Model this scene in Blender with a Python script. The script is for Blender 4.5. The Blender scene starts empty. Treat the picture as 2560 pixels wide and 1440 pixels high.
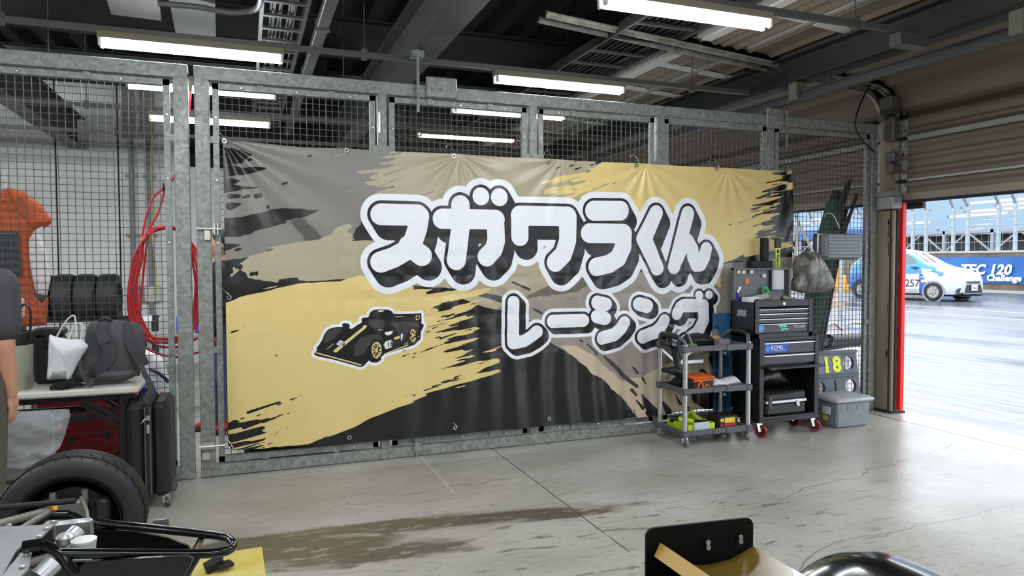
import bpy, math, random
import numpy as np
from math import sin, cos, pi, radians as rad
from mathutils import Vector as V, Matrix
SC = bpy.context.scene
COL = SC.collection
# ---------------------------------------------------------------- camera
CAM = V((0.3236, -5.6727, 1.6))
FPX = 1771.27
_pi, _ro, _ya = rad(2.15014), rad(-0.16678), rad(20.67327)
FW = V((sin(_ya)*cos(_pi), cos(_ya)*cos(_pi), -sin(_pi)))
_r0 = V((cos(_ya), -sin(_ya), 0)); _u0 = _r0.cross(FW)
RT = _r0*cos(_ro)+_u0*sin(_ro); UP = -_r0*sin(_ro)+_u0*cos(_ro)
cd = bpy.data.cameras.new('camera'); cam = bpy.data.objects.new('camera', cd); COL.objects.link(cam)
cd.sensor_width = 36; cd.lens = 36*FPX/2560; cd.clip_start = 0.05; cd.clip_end = 400
m = Matrix.Identity(4)
for i in range(3): m[i][0], m[i][1], m[i][2], m[i][3] = RT[i], UP[i], -FW[i], CAM[i]
cam.matrix_world = m
SC.camera = cam
# ---------------------------------------------------------------- sky, exposure
SKY = 3.3
TUBE = 72.0
SC.view_settings.view_transform = 'Standard'; SC.view_settings.look = 'None'
SC.view_settings.gamma = 1; SC.view_settings.use_curve_mapping = False
SC.view_settings.exposure = 0.3
w = bpy.data.worlds.new('overcast'); SC.world = w; w.use_nodes = True
bg = w.node_tree.nodes['Background']; bg.inputs[0].default_value = (.88, .94, 1, 1); bg.inputs[1].default_value = SKY
SC.cycles.max_bounces = 8; SC.cycles.diffuse_bounces = 4; SC.cycles.glossy_bounces = 3
SC.cycles.transmission_bounces = 6; SC.cycles.transparent_max_bounces = 12
SC.cycles.sample_clamp_indirect = 4.0; SC.cycles.caustics_reflective = False; SC.cycles.caustics_refractive = False
# ---------------------------------------------------------------- helpers
def at(px, py, ax, val):
    """the point of the place where a line of sight meets the plane axis=val"""
    g = FW*FPX + RT*(px-1280) - UP*(py-720)
    return CAM + g*((val-CAM[ax])/g[ax])
def lin(c):
    return tuple(((x/255)/12.92 if x <= 10 else (((x/255)+.055)/1.055)**2.4) for x in c)
_M = {}
def M(name, rgb, rough=.6, metal=0, var=0, scale=8, bump=0, bscale=60, spec=.5, alpha=1, trans=0, emit=0, coat=0, rgb2=None, stretch=None):
    if name in _M: return _M[name]
    mt = bpy.data.materials.new(name); mt.use_nodes = True; nt = mt.node_tree; b = nt.nodes['Principled BSDF']
    c = lin(rgb); b.inputs['Base Color'].default_value = (*c, 1)
    b.inputs['Roughness'].default_value = rough; b.inputs['Metallic'].default_value = metal
    b.inputs['Specular IOR Level'].default_value = spec; b.inputs['Alpha'].default_value = alpha
    b.inputs['Transmission Weight'].default_value = trans; b.inputs['Coat Weight'].default_value = coat
    if emit: b.inputs['Emission Color'].default_value = (*c, 1); b.inputs['Emission Strength'].default_value = emit
    tc = None
    def coord(sc):
        nonlocal tc
        if tc is None: tc = nt.nodes.new('ShaderNodeTexCoord')
        if stretch:
            mp = nt.nodes.new('ShaderNodeMapping'); mp.inputs['Scale'].default_value = stretch
            nt.links.new(tc.outputs['Object'], mp.inputs[0]); return mp.outputs[0]
        return tc.outputs['Object']
    if var or rgb2:
        n = nt.nodes.new('ShaderNodeTexNoise'); n.inputs['Scale'].default_value = scale; n.inputs['Detail'].default_value = 5
        nt.links.new(coord(scale), n.inputs['Vector'])
        cr = nt.nodes.new('ShaderNodeValToRGB'); cr.color_ramp.elements[0].position = .3; cr.color_ramp.elements[1].position = .7
        lo = lin(rgb2) if rgb2 else tuple(x*(1-var) for x in c); hi = c if rgb2 else tuple(min(1, x*(1+var)) for x in c)
        cr.color_ramp.elements[0].color = (*lo, 1); cr.color_ramp.elements[1].color = (*hi, 1)
        nt.links.new(n.outputs[0], cr.inputs[0]); nt.links.new(cr.outputs[0], b.inputs['Base Color'])
    if bump:
        n = nt.nodes.new('ShaderNodeTexNoise'); n.inputs['Scale'].default_value = bscale; n.inputs['Detail'].default_value = 3
        nt.links.new(coord(bscale), n.inputs['Vector'])
        bp = nt.nodes.new('ShaderNodeBump'); bp.inputs['Strength'].default_value = bump; bp.inputs['Distance'].default_value = .01
        nt.links.new(n.outputs[0], bp.inputs['Height']); nt.links.new(bp.outputs[0], b.inputs['Normal'])
    _M[name] = mt; return mt
def galv():
    if 'galvanised steel' in _M: return _M['galvanised steel']
    mt = bpy.data.materials.new('galvanised steel'); mt.use_nodes = True; nt = mt.node_tree; b = nt.nodes['Principled BSDF']
    tc = nt.nodes.new('ShaderNodeTexCoord'); n = nt.nodes.new('ShaderNodeTexNoise'); n.inputs['Scale'].default_value = 14
    nt.links.new(tc.outputs['Object'], n.inputs['Vector'])
    mx = nt.nodes.new('ShaderNodeMixRGB'); mx.inputs[0].default_value = .06; nt.links.new(tc.outputs['Object'], mx.inputs[1]); nt.links.new(n.outputs[1], mx.inputs[2])
    vo = nt.nodes.new('ShaderNodeTexVoronoi'); vo.inputs['Scale'].default_value = 40; nt.links.new(mx.outputs[0], vo.inputs['Vector'])
    cr = nt.nodes.new('ShaderNodeValToRGB'); e = cr.color_ramp.elements
    e[0].color = (*lin((118, 121, 117)), 1); e[1].color = (*lin((144, 147, 143)), 1); e[0].position = .1; e[1].position = .95
    sx = nt.nodes.new('ShaderNodeSeparateColor'); nt.links.new(vo.outputs['Color'], sx.inputs[0]); nt.links.new(sx.outputs[0], cr.inputs[0])
    nt.links.new(cr.outputs[0], b.inputs['Base Color']); b.inputs['Metallic'].default_value = .1
    rr = nt.nodes.new('ShaderNodeMapRange'); rr.inputs[3].default_value = .38; rr.inputs[4].default_value = .62
    nt.links.new(sx.outputs[1], rr.inputs[0]); nt.links.new(rr.outputs[0], b.inputs['Roughness'])
    _M['galvanised steel'] = mt; return mt
def perp(d):
    a = V((0, 0, 1)) if abs(d.z) < .9 else V((1, 0, 0))
    x = d.cross(a).normalized(); return x, x.cross(d).normalized()
def rotz(a): return Matrix.Rotation(a, 3, 'Z')
def euler(x, y, z): return Matrix.Rotation(z, 3, 'Z') @ Matrix.Rotation(y, 3, 'Y') @ Matrix.Rotation(x, 3, 'X')
class MB:
    def __init__(s): s.v, s.f, s.mi, s.m = [], [], [], 0
    def mat(s, i): s.m = i; return s
    def add(s, vs, fs):
        o = len(s.v); s.v += [V(p) for p in vs]
        for f in fs: s.f.append([i+o for i in f]); s.mi.append(s.m)
        return s
    def box(s, c, d, R=None, b=0, taper=1):
        x, y, z = (q/2 for q in d); c = V(c); b = min(b, x*.9, y*.9, z*.9)
        if b <= 0:
            vs = [(sx*x*(taper if sz < 0 else 1), sy*y*(taper if sz < 0 else 1), sz*z) for sx in (-1, 1) for sy in (-1, 1) for sz in (-1, 1)]
            fs = [(0, 1, 3, 2), (4, 6, 7, 5), (0, 4, 5, 1), (2, 3, 7, 6), (0, 2, 6, 4), (1, 5, 7, 3)]
        else:
            vs, ix = [], {}
            for sx in (-1, 1):
                for sy in (-1, 1):
                    for sz in (-1, 1):
                        t = taper if sz < 0 else 1
                        for k in range(3):
                            ix[(sx, sy, sz, k)] = len(vs)
                            vs.append((sx*(x*t-(0 if k == 0 else b)), sy*(y*t-(0 if k == 1 else b)), sz*(z-(0 if k == 2 else b))))
            I = lambda a, q, e, k: ix[(a, q, e, k)]
            fs = []
            for q in (-1, 1):
                fs.append([I(q, -1, -1, 0), I(q, 1, -1, 0), I(q, 1, 1, 0), I(q, -1, 1, 0)][::q])
                fs.append([I(-1, q, -1, 1), I(-1, q, 1, 1), I(1, q, 1, 1), I(1, q, -1, 1)][::q])
                fs.append([I(-1, -1, q, 2), I(1, -1, q, 2), I(1, 1, q, 2), I(-1, 1, q, 2)][::q])
            for a in (-1, 1):
                for q in (-1, 1):
                    fs.append([I(a, q, -1, 0), I(a, q, -1, 1), I(a, q, 1, 1), I(a, q, 1, 0)][::-a*q])
                    fs.append([I(a, -1, q, 0), I(a, 1, q, 0), I(a, 1, q, 2), I(a, -1, q, 2)][::a*q])
                    fs.append([I(-1, a, q, 1), I(-1, a, q, 2), I(1, a, q, 2), I(1, a, q, 1)][::a*q])
                    for e in (-1, 1): fs.append([I(a, q, e, 0), I(a, q, e, 1), I(a, q, e, 2)][::a*q*e])
        return s.add([c+(R @ V(p) if R else V(p)) for p in vs], fs)
    def bb(s, a, q, b=0): # box by two corners
        a, q = V(a), V(q); return s.box((a+q)/2, [abs(k) for k in (q-a)], b=b)
    def beam(s, p, q, w, h, up=(0, 0, 1), b=0):
        p, q = V(p), V(q); d = q-p; L = d.length; d.normalize(); up = V(up)
        x = d.cross(up)
        if x.length < 1e-4: x, _ = perp(d)
        x.normalize(); z = x.cross(d)
        R = Matrix((x, d, z)).transposed()
        return s.box((p+q)/2, (w, L, h), R, b)
    def tube(s, pts, r, n=8, cap=True, closed=False, flat=1):
        P = [V(p) for p in pts]; N = len(P); rs = r if isinstance(r, (list, tuple)) else [r]*N
        o = len(s.v); px = None
        for i in range(N):
            if closed: d = P[(i+1) % N]-P[i-1]
            else: d = P[min(i+1, N-1)]-P[max(i-1, 0)]
            d.normalize()
            if px is None: x, y = perp(d)
            else:
                x = (px-d*px.dot(d))
                if x.length < 1e-5: x, _ = perp(d)
                x.normalize(); y = x.cross(d)
            px = x
            for k in range(n):
                a = 2*pi*k/n; s.v.append(P[i]+x*(rs[i]*cos(a))+y*(rs[i]*sin(a)*flat))
        for i in range(N if closed else N-1):
            j = (i+1) % N
            for k in range(n):
                k2 = (k+1) % n; s.f.append([o+i*n+k, o+i*n+k2, o+j*n+k2, o+j*n+k]); s.mi.append(s.m)
        if cap and not closed:
            s.f.append([o+k for k in range(n)][::-1]); s.mi.append(s.m)
            s.f.append([o+(N-1)*n+k for k in range(n)]); s.mi.append(s.m)
        return s
    def lathe(s, prof, c, axis=(0, 0, 1), n=24, cap=False, ref=None):
        ax = V(axis).normalized(); x, y = perp(ax); c = V(c); o = len(s.v); N = len(prof)
        for (r, h) in prof:
            for k in range(n):
                a = 2*pi*k/n; s.v.append(c+ax*h+x*(r*cos(a))+y*(r*sin(a)))
        for i in range(N-1):
            for k in range(n):
                k2 = (k+1) % n; s.f.append([o+i*n+k, o+i*n+k2, o+(i+1)*n+k2, o+(i+1)*n+k]); s.mi.append(s.m)
        if cap:
            s.f.append([o+k for k in range(n)]); s.mi.append(s.m); s.f.append([o+(N-1)*n+k for k in range(n)][::-1]); s.mi.append(s.m)
        return s
    def cyl(s, p, q, r, n=16, r2=None):
        p, q = V(p), V(q); return s.lathe([(r, 0), (r if r2 is None else r2, (q-p).length)], p, q-p, n, True)
    def ball(s, c, r, n=12, R=None):
        r = (r, r, r) if isinstance(r, (int, float)) else r; m_ = max(4, n//2); c = V(c)
        vs = []; fs = []
        for i in range(m_+1):
            t = pi*i/m_
            for k in range(n):
                a = 2*pi*k/n; q = V((r[0]*sin(t)*cos(a), r[1]*sin(t)*sin(a), r[2]*cos(t))); vs.append(c+(R @ q if R else q))
        for i in range(m_):
            for k in range(n): fs.append([i*n+k, (i+1)*n+k, (i+1)*n+(k+1) % n, i*n+(k+1) % n])
        return s.add(vs, fs)
    def prism(s, poly, o, u, v, d): # polygon in plane o+u*a+v*b, extruded by vector d
        o, u, v, d = V(o), V(u), V(v), V(d); n = len(poly)
        A = [o+u*a+v*b for a, b in poly]
        return s.add(A+[p+d for p in A], [list(range(n))[::-1], list(range(n, 2*n))]+[[i, (i+1) % n, n+(i+1) % n, n+i] for i in range(n)])
    def grid(s, G, th=None, close=False): # rows of points, optional thickness vector
        r, c = len(G), len(G[0]); vs = [V(p) for row in G for p in row]
        fs = [[i*c+j, i*c+(j+1) % c, (i+1)*c+(j+1) % c, (i+1)*c+j] for i in range(r-1) for j in range(c if close else c-1)]
        if th is not None:
            n = len(vs); th = V(th); vs += [p+th for p in vs]; fs += [[n+k for k in f][::-1] for f in fs]
            E_ = [(0, j) for j in range(c)]+[(i, c-1) for i in range(1, r)]+[(r-1, j) for j in range(c-2, -1, -1)]+[(i, 0) for i in range(r-2, 0, -1)]
            L = [i*c+j for i, j in E_]; fs += [[L[k], n+L[k], n+L[(k+1) % len(L)], L[(k+1) % len(L)]] for k in range(len(L))]
        return s.add(vs, fs)
    def merge(s, o):
        return s.add(o.v, o.f)
ORG = {}
def prop(o, label=None, cat=None, group=None, kind=None):
    if label: o['label'] = label
    if cat: o['category'] = cat
    if group: o['group'] = group
    if kind: o['kind'] = kind
def thing(name, label, cat, loc=(0, 0, 0), group=None):
    o = bpy.data.objects.new(name, None); COL.objects.link(o); o.location = loc; o.empty_display_size = .1
    ORG[o.name] = V(loc); prop(o, label, cat, group); return o
def part(mb, name, mats, parent, label=None, ang=40, kind=None, org=None):
    org = org if org is not None else (ORG[parent.name] if parent else V((0, 0, 0)))
    if not isinstance(mats, (list, tuple)): mats = [mats]
    me = bpy.data.meshes.new(name)
    me.from_pydata([tuple(p-org) for p in mb.v], [], mb.f)
    for q in mats: me.materials.append(q)
    me.polygons.foreach_set('material_index', mb.mi); me.polygons.foreach_set('use_smooth', [True]*len(mb.f))
    me.validate(); me.update()
    try: me.set_sharp_from_angle(angle=rad(ang))
    except Exception: pass
    o = bpy.data.objects.new(name, me); COL.objects.link(o)
    if parent is not None: o.parent = parent
    else: o.location = org
    ORG[o.name] = org
    prop(o, label, kind=kind); return o
def solo(mb, name, mats, label, cat, group=None, kind=None, ang=40, loc=None):
    if loc is None:
        n = len(mb.v); loc = V((sum(p.x for p in mb.v)/n, sum(p.y for p in mb.v)/n, min(p.z for p in mb.v)))
    o = part(mb, name, mats, None, org=V(loc), ang=ang); prop(o, label, cat, group, kind); return o
def struct(mb, name, mats, label=None, ang=40):
    o = part(mb, name, mats, None, ang=ang); o['kind'] = 'structure'
    if label: o['label'] = label
    return o
def copy_tree(o, parent=None, loc=None):
    c = o.copy(); COL.objects.link(c); ORG[c.name] = V(loc) if loc is not None else ORG[o.name]
    if parent is not None: c.parent = parent
    if loc is not None: c.location = loc
    for ch in list(o.children): copy_tree(ch, c)
    return c
def text_mb(mb, s, o, u, v, size, d=.002, font=None, space=1.0, align='LEFT', bold=0):
    """lettering as solid strokes: a font curve turned to mesh, laid on the plane o,u,v"""
    cu = bpy.data.curves.new('t', 'FONT'); cu.body = s; cu.size = size; cu.space_character = space; cu.align_x = align; cu.offset = bold; cu.resolution_u = 3
    ob = bpy.data.objects.new('t', cu); COL.objects.link(ob)
    dg = bpy.context.evaluated_depsgraph_get(); me = ob.evaluated_get(dg).to_mesh()
    o, u, v = V(o), V(u).normalized(), V(v).normalized(); n = u.cross(v)
    vs = [o+u*p.co.x+v*p.co.y+n*d for p in me.vertices]; fs = [list(p.vertices) for p in me.polygons]
    mb.add(vs, fs); ob.evaluated_get(dg).to_mesh_clear(); COL.objects.unlink(ob); bpy.data.objects.remove(ob); bpy.data.curves.remove(cu)
    return mb
def caps(pts, n=6):
    """smooth polyline (Catmull-Rom)"""
    P = [V(p) for p in pts]; out = []
    for i in range(len(P)-1):
        a, b, c, d = P[max(i-1, 0)], P[i], P[i+1], P[min(i+2, len(P)-1)]
        for k in range(n):
            t = k/n; out.append(.5*((2*b)+(c-a)*t+(2*a-5*b+4*c-d)*t*t+(3*b-a-3*c+d)*t**3))
    out.append(P[-1]); return out
RND = random.Random(7)
def ms(F, GX_, GZ_):
    """region F<0 of a grid as exact polygons: xs, zs, faces"""
    ins = F < 0; cnt = ins[:-1, :-1].astype(int)+ins[1:, :-1]+ins[1:, 1:]+ins[:-1, 1:]; xs, zs, vid, fs = [], [], {}, []
    def node(k):
        if k not in vid: vid[k] = len(xs); xs.append(GX_[k]); zs.append(GZ_[k])
        return vid[k]
    def edge(a, b):
        k = (a, b) if a < b else (b, a)
        if k not in vid:
            t = F[a]/(F[a]-F[b]); vid[k] = len(xs); xs.append(GX_[a]+(GX_[b]-GX_[a])*t); zs.append(GZ_[a]+(GZ_[b]-GZ_[a])*t)
        return vid[k]
    for i, j in np.argwhere(cnt > 0):
        i, j = int(i), int(j); C = [(i, j), (i+1, j), (i+1, j+1), (i, j+1)]; p = []
        for k in range(4):
            a, b = C[k], C[(k+1) % 4]
            if ins[a]: p.append(node(a))
            if ins[a] != ins[b]: p.append(edge(a, b))
        if len(p) >= 3: fs.append(p)
    return np.array(xs), np.array(zs), fs
def poly_sd(P, X, Z):
    P = np.array(P, float); n = len(P); d = np.full(X.shape, 1e9); ins = np.zeros(X.shape, bool)
    for k in range(n):
        a, b = P[k], P[(k+1) % n]; dx, dz = b-a; L = dx*dx+dz*dz+1e-12; t = np.clip(((X-a[0])*dx+(Z-a[1])*dz)/L, 0, 1)
        d = np.minimum(d, np.hypot(X-a[0]-dx*t, Z-a[1]-dz*t)); ins ^= ((a[1] > Z) != (b[1] > Z)) & (X < dx*(Z-a[1])/(dz if abs(dz) > 1e-12 else 1e-12)+a[0])
    return np.where(ins, -d, d)
def smooth_noise(seed):
    r = np.random.RandomState(seed); ks = [(r.uniform(.5, 1)*q, r.uniform(0, 6.28), r.uniform(0, 6.28), q) for q in (1, 1.7, 2.9, 4.7, 7.1) for _ in range(3)]
    return lambda x, z: sum(np.sin(x*k*cos(a)+z*k*sin(a)+p)/q**.9 for k, a, p, q in ks)/4
def inflate(mb, poly, o, u, v, n, T, R=.06, step=.012, amp=0, freq=30, seed=1, back=.5, stretch=(1, 1)):
    """a soft body: outline poly in the plane o,u,v swollen towards n by T (and back by T*back), with creases"""
    P = np.array(poly, float); x0, z0 = P.min(0)-step*1.5; x1, z1 = P.max(0)+step*1.5
    g = np.meshgrid(np.arange(x0, x1, step), np.arange(z0, z1, step), indexing='ij'); F = poly_sd(P, *g); xs, zs, fs = ms(F, *g); d = np.maximum(-poly_sd(P, xs, zs), 0)
    t = np.clip(d/R, 0, 1); h = np.sqrt(np.maximum(1-(1-t)**2, 0)); nz = smooth_noise(seed)(xs*freq*stretch[0], zs*freq*stretch[1])*amp*np.clip(d/.02, 0, 1)
    o, u, v, n = V(o), V(u).normalized(), V(v).normalized(), V(n).normalized()
    A = [o+u*float(x)+v*float(z)+n*float(k) for x, z, k in zip(xs, zs, h*T+nz)]; B = [o+u*float(x)+v*float(z)-n*float(k) for x, z, k in zip(xs, zs, h*T*back-nz*.5)]
    m_ = len(A); return mb.add(A+B, fs+[[i+m_ for i in f][::-1] for f in fs])
def plate(mb, fn, ext, step, o, u, v, n, th):
    x0, x1, z0, z1 = ext; g = np.meshgrid(np.arange(x0-step, x1+step*1.5, step), np.arange(z0-step, z1+step*1.5, step), indexing='ij'); xs, zs, fs = ms(fn(*g), *g)
    o, u, v, n = V(o), V(u).normalized(), V(v).normalized(), V(n).normalized(); A = [o+u*float(x)+v*float(z) for x, z in zip(xs, zs)]; m_ = len(A); cnt = {}
    for f in fs:
        for a, b in zip(f, f[1:]+f[:1]): cnt[(a, b)] = 1
    side = [[b, a, a+m_, b+m_] for (a, b) in cnt if (b, a) not in cnt]
    return mb.add(A+[p-n*th for p in A], fs+[[i+m_ for i in f][::-1] for f in fs]+side)
def px_poly(pts, Y, org, lo=-9): # traced outline on the upright plane y=Y, relative to org (x,z)
    return [((q := at(x, y, 1, Y)).x-org[0], max(q.z-org[1], lo)) for x, y in pts]
def rbox2(X, Z, cx, cz, w_, h_, r): return np.hypot(np.maximum(np.abs(X-cx)-w_/2+r, 0), np.maximum(np.abs(Z-cz)-h_/2+r, 0))-r+np.minimum(np.maximum(np.abs(X-cx)-w_/2+r, np.abs(Z-cz)-h_/2+r), 0)
BLK = M('black plastic', (28, 28, 30), .45); BLKM = M('matte black', (20, 20, 22), .7); ALU = M('brushed aluminium', (205, 207, 208), .32, .75); GRYP = M('grey plastic', (88, 92, 96), .5); WHT = M('white plastic', (232, 233, 236), .5); RUB = M('tyre rubber', (24, 24, 26), .65, bump=.15, bscale=120)
EX, EY_, EZ = V((1, 0, 0)), V((0, 1, 0)), V((0, 0, 1)); NY = V((0, -1, 0))
# ---------------------------------------------------------------- building shell
XD = 6.80           # plane of the overhead doors (pit lane beyond it)
YB = 6.6            # back wall
CRK = [(tuple(at(*a, 2, 0))[:2], tuple(at(*b, 2, 0))[:2], am) for a, b, am in (((1985, 1425), (2080, 1352), .12), ((2080, 1352), (2250, 1330), .15), ((2250, 1330), (2545, 1262), .15), ((1935, 1250), (2110, 1195), .2), ((2110, 1195), (2490, 1085), .3), ((1000, 1240), (1300, 1190), .3))]
def floor_mat():
    mt = bpy.data.materials.new('worn concrete'); mt.use_nodes = True; nt = mt.node_tree; b = nt.nodes['Principled BSDF']; L = nt.links.new
    N = lambda t: nt.nodes.new('ShaderNode'+t)
    geo = N('NewGeometry'); P = geo.outputs['Position']
    def noise(sc, det=5, st=None):
        n = N('TexNoise'); n.inputs['Scale'].default_value = sc; n.inputs['Detail'].default_value = det
        if st:
            mp = N('Mapping'); mp.inputs['Scale'].default_value = st; L(P, mp.inputs[0]); L(mp.outputs[0], n.inputs['Vector'])
        else: L(P, n.inputs['Vector'])
        return n.outputs[0]
    def math(op, a, q=None, c=None):
        n = N('Math'); n.operation = op
        for i, x in enumerate((a, q, c)):
            if x is None: continue
            if isinstance(x, (int, float)): n.inputs[i].default_value = x
            else: L(x, n.inputs[i])
        return n.outputs[0]
    def mr(x, a, q, lo=0, hi=1):
        n = N('MapRange'); n.interpolation_type = 'SMOOTHSTEP'; n.inputs[1].default_value = a; n.inputs[2].default_value = q; n.inputs[3].default_value = lo; n.inputs[4].default_value = hi
        L(x, n.inputs[0]); return n.outputs[0]
    def ramp(x, c0, c1, p0=.3, p1=.7):
        n = N('ValToRGB'); n.color_ramp.elements[0].color = (*lin(c0), 1); n.color_ramp.elements[1].color = (*lin(c1), 1)
        n.color_ramp.elements[0].position = p0; n.color_ramp.elements[1].position = p1; L(x, n.inputs[0]); return n.outputs[0]
    def mix(f, a, q):
        n = N('MixRGB')
        if isinstance(f, (int, float)): n.inputs[0].default_value = f
        else: L(f, n.inputs[0])
        for i, x in ((1, a), (2, q)):
            if isinstance(x, tuple): n.inputs[i].default_value = (*lin(x), 1)
            else: L(x, n.inputs[i])
        return n.outputs[0]
    base = ramp(noise(1.3, 8, (1, 1.6, 1)), (150, 146, 136), (178, 174, 165))
    fine = noise(26, 6, (.6, 1.5, 1)); base = mix(mr(fine, .55, .72, 0, .5), base, (110, 106, 98))
    base = mix(mr(noise(60, 4), .7, .78, 0, .5), base, (200, 198, 192))
    sep = N('SeparateXYZ'); L(P, sep.inputs[0]); X, Y = sep.outputs[0], sep.outputs[1]
    wob = math('SUBTRACT', noise(3.2, 6, (1, 2.2, 1)), .5)
    def ell(cx, cy, a, q, ang=0, soft=.25, wa=1.5):
        dx, dy = math('SUBTRACT', X, cx), math('SUBTRACT', Y, cy); ca, sa = cos(ang), sin(ang)
        u = math('DIVIDE', math('ADD', math('MULTIPLY', dx, ca), math('MULTIPLY', dy, sa)), a)
        v = math('DIVIDE', math('SUBTRACT', math('MULTIPLY', dy, ca), math('MULTIPLY', dx, sa)), q)
        r = math('SQRT', math('ADD', math('MULTIPLY', u, u), math('MULTIPLY', v, v)))
        return mr(math('ADD', r, math('MULTIPLY', wob, wa)), 1-soft, 1+soft, 1, 0)
    st = None
    for e in (ell(1.45, -1.50, 1.15, .10, -.12), ell(.62, -1.62, .55, .22, -.2), ell(2.2, -1.66, .35, .06, -.05), ell(1.0, -1.85, .5, .1, -.1, .3, 2.4), ell(.25, -1.42, .35, .1, .1, .3, 2.2)):
        st = e if st is None else math('MAXIMUM', st, e)
    spl = mr(noise(5.5, 5, (.7, 2.6, 1)), .61, .64, 0, .75)          # small damp splashes around the streak
    near = ell(1.8, -2.2, 2.6, .75, 0, .5, .6)
    st = math('MAXIMUM', st, math('MULTIPLY', spl, near))
    base = mix(math('MULTIPLY', math('MULTIPLY', st, mr(noise(11, 8, (.6, 2, 1)), .34, .46, .35, 1)), .9), base, (74, 67, 54))
    # tyre marks, scuffs
    base = mix(mr(noise(9, 8, (.5, 3, 1)), .60, .66, 0, .32), base, (96, 93, 88))
    # cracks
    for (cx, cy), (dx, dy), am in (CRK):
        L_ = __import__('math').hypot(dx-cx, dy-cy); ca, sa = (dx-cx)/L_, (dy-cy)/L_
        u = math('ADD', math('MULTIPLY', math('SUBTRACT', X, cx), ca), math('MULTIPLY', math('SUBTRACT', Y, cy), sa)); v_ = math('SUBTRACT', math('MULTIPLY', math('SUBTRACT', Y, cy), ca), math('MULTIPLY', math('SUBTRACT', X, cx), sa))
        d = math('ABSOLUTE', math('ADD', v_, math('MULTIPLY', math('SUBTRACT', noise(2.6, 9), .5), am)))
        k = math('MULTIPLY', mr(d, .0015, .006, 1, 0), math('MULTIPLY', mr(u, -.02, .05), mr(u, L_-.05, L_+.05, 1, 0))); base = mix(math('MULTIPLY', k, .75), base, (74, 70, 66))
    def line(axis, val, wd, y0=None, y1=None):
        d = math('ABSOLUTE', math('SUBTRACT', axis, math('ADD', val, math('MULTIPLY', wob, .02))))
        k = mr(d, wd*.6, wd, 1, 0)
        if y0 is not None:
            o_ = Y if axis is X else X
            k = math('MULTIPLY', k, math('MULTIPLY', mr(o_, y0-.02, y0+.02), mr(o_, y1-.02, y1+.02, 1, 0)))
        return k
    base = mix(math('MULTIPLY', line(X, 2.28, .006, -2.3, .5), mr(noise(6, 4), .3, .5, .35, 1)), base, (66, 63, 58))
    base = mix(math('MULTIPLY', line(X, 1.655, .012, -1.0, 0.0), .6), base, (205, 202, 194))
    base = mix(line(X, 6.43, .014), base, (44, 42, 50))
    L(base, b.inputs['Base Color'])
    wet = mr(noise(.8, 5, (1, 1, 1)), .35, .75, .6, .34)
    wetR = math('MULTIPLY', wet, mr(X, 2.5, 5.5, 1.05, .6))
    ro = N('Math'); ro.operation = 'MULTIPLY'; L(wetR, ro.inputs[0]); L(mr(st, 0, 1, 1, .55), ro.inputs[1]); L(ro.outputs[0], b.inputs['Roughness'])
    bp = N('Bump'); bp.inputs['Strength'].default_value = .25; bp.inputs['Distance'].default_value = .006; L(noise(40, 6), bp.inputs['Height']); L(bp.outputs[0], b.inputs['Normal'])
    return mt
def lane_mat():
    mt = bpy.data.materials.new('wet pit lane'); mt.use_nodes = True; nt = mt.node_tree; b = nt.nodes['Principled BSDF']; L = nt.links.new
    N = lambda t: nt.nodes.new('ShaderNode'+t); geo = N('NewGeometry'); P = geo.outputs['Position']
    sep = N('SeparateXYZ'); L(P, sep.inputs[0]); X = sep.outputs[0]
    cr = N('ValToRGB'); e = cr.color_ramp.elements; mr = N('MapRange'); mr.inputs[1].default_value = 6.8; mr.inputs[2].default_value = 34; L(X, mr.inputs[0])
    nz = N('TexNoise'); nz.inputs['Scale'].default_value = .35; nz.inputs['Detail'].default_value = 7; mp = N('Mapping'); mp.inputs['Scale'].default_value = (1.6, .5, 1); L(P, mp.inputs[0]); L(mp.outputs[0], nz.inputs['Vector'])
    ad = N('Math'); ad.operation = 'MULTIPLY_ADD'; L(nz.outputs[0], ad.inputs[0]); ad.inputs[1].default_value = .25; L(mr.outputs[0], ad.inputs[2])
    e[0].position = .15; e[0].color = (*lin((112, 114, 118)), 1); e[1].position = .95; e[1].color = (*lin((44, 50, 62)), 1)  # pale apron, then bluish dark tones imitating reflections near the pit wall
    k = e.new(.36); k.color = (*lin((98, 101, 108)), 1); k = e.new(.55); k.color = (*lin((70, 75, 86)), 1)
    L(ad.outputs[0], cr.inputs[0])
    # joints of the concrete apron along the doors
    last = cr.outputs[0]
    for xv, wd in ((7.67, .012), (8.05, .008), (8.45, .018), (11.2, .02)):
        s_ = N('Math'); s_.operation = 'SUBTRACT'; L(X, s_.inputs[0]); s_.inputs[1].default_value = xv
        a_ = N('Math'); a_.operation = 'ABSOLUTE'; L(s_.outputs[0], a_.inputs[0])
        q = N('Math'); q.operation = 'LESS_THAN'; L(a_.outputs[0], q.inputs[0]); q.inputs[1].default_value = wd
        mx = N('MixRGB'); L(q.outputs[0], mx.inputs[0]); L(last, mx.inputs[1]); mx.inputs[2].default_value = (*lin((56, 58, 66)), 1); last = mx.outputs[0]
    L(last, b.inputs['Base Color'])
    r = N('MapRange'); r.inputs[1].default_value = .35; r.inputs[2].default_value = .65; r.inputs[3].default_value = .1; r.inputs[4].default_value = .45; L(nz.outputs[0], r.inputs[0]); L(r.outputs[0], b.inputs['Roughness'])
    n2 = N('TexNoise'); n2.inputs['Scale'].default_value = 1.6; n2.inputs['Detail'].default_value = 8; mp2 = N('Mapping'); mp2.inputs['Scale'].default_value = (2.5, .6, 1); L(P, mp2.inputs[0]); L(mp2.outputs[0], n2.inputs['Vector'])
    bp = N('Bump'); bp.inputs['Strength'].default_value = .3; bp.inputs['Distance'].default_value = .05; L(n2.outputs[0], bp.inputs['Height']); L(bp.outputs[0], b.inputs['Normal'])
    return mt
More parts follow.
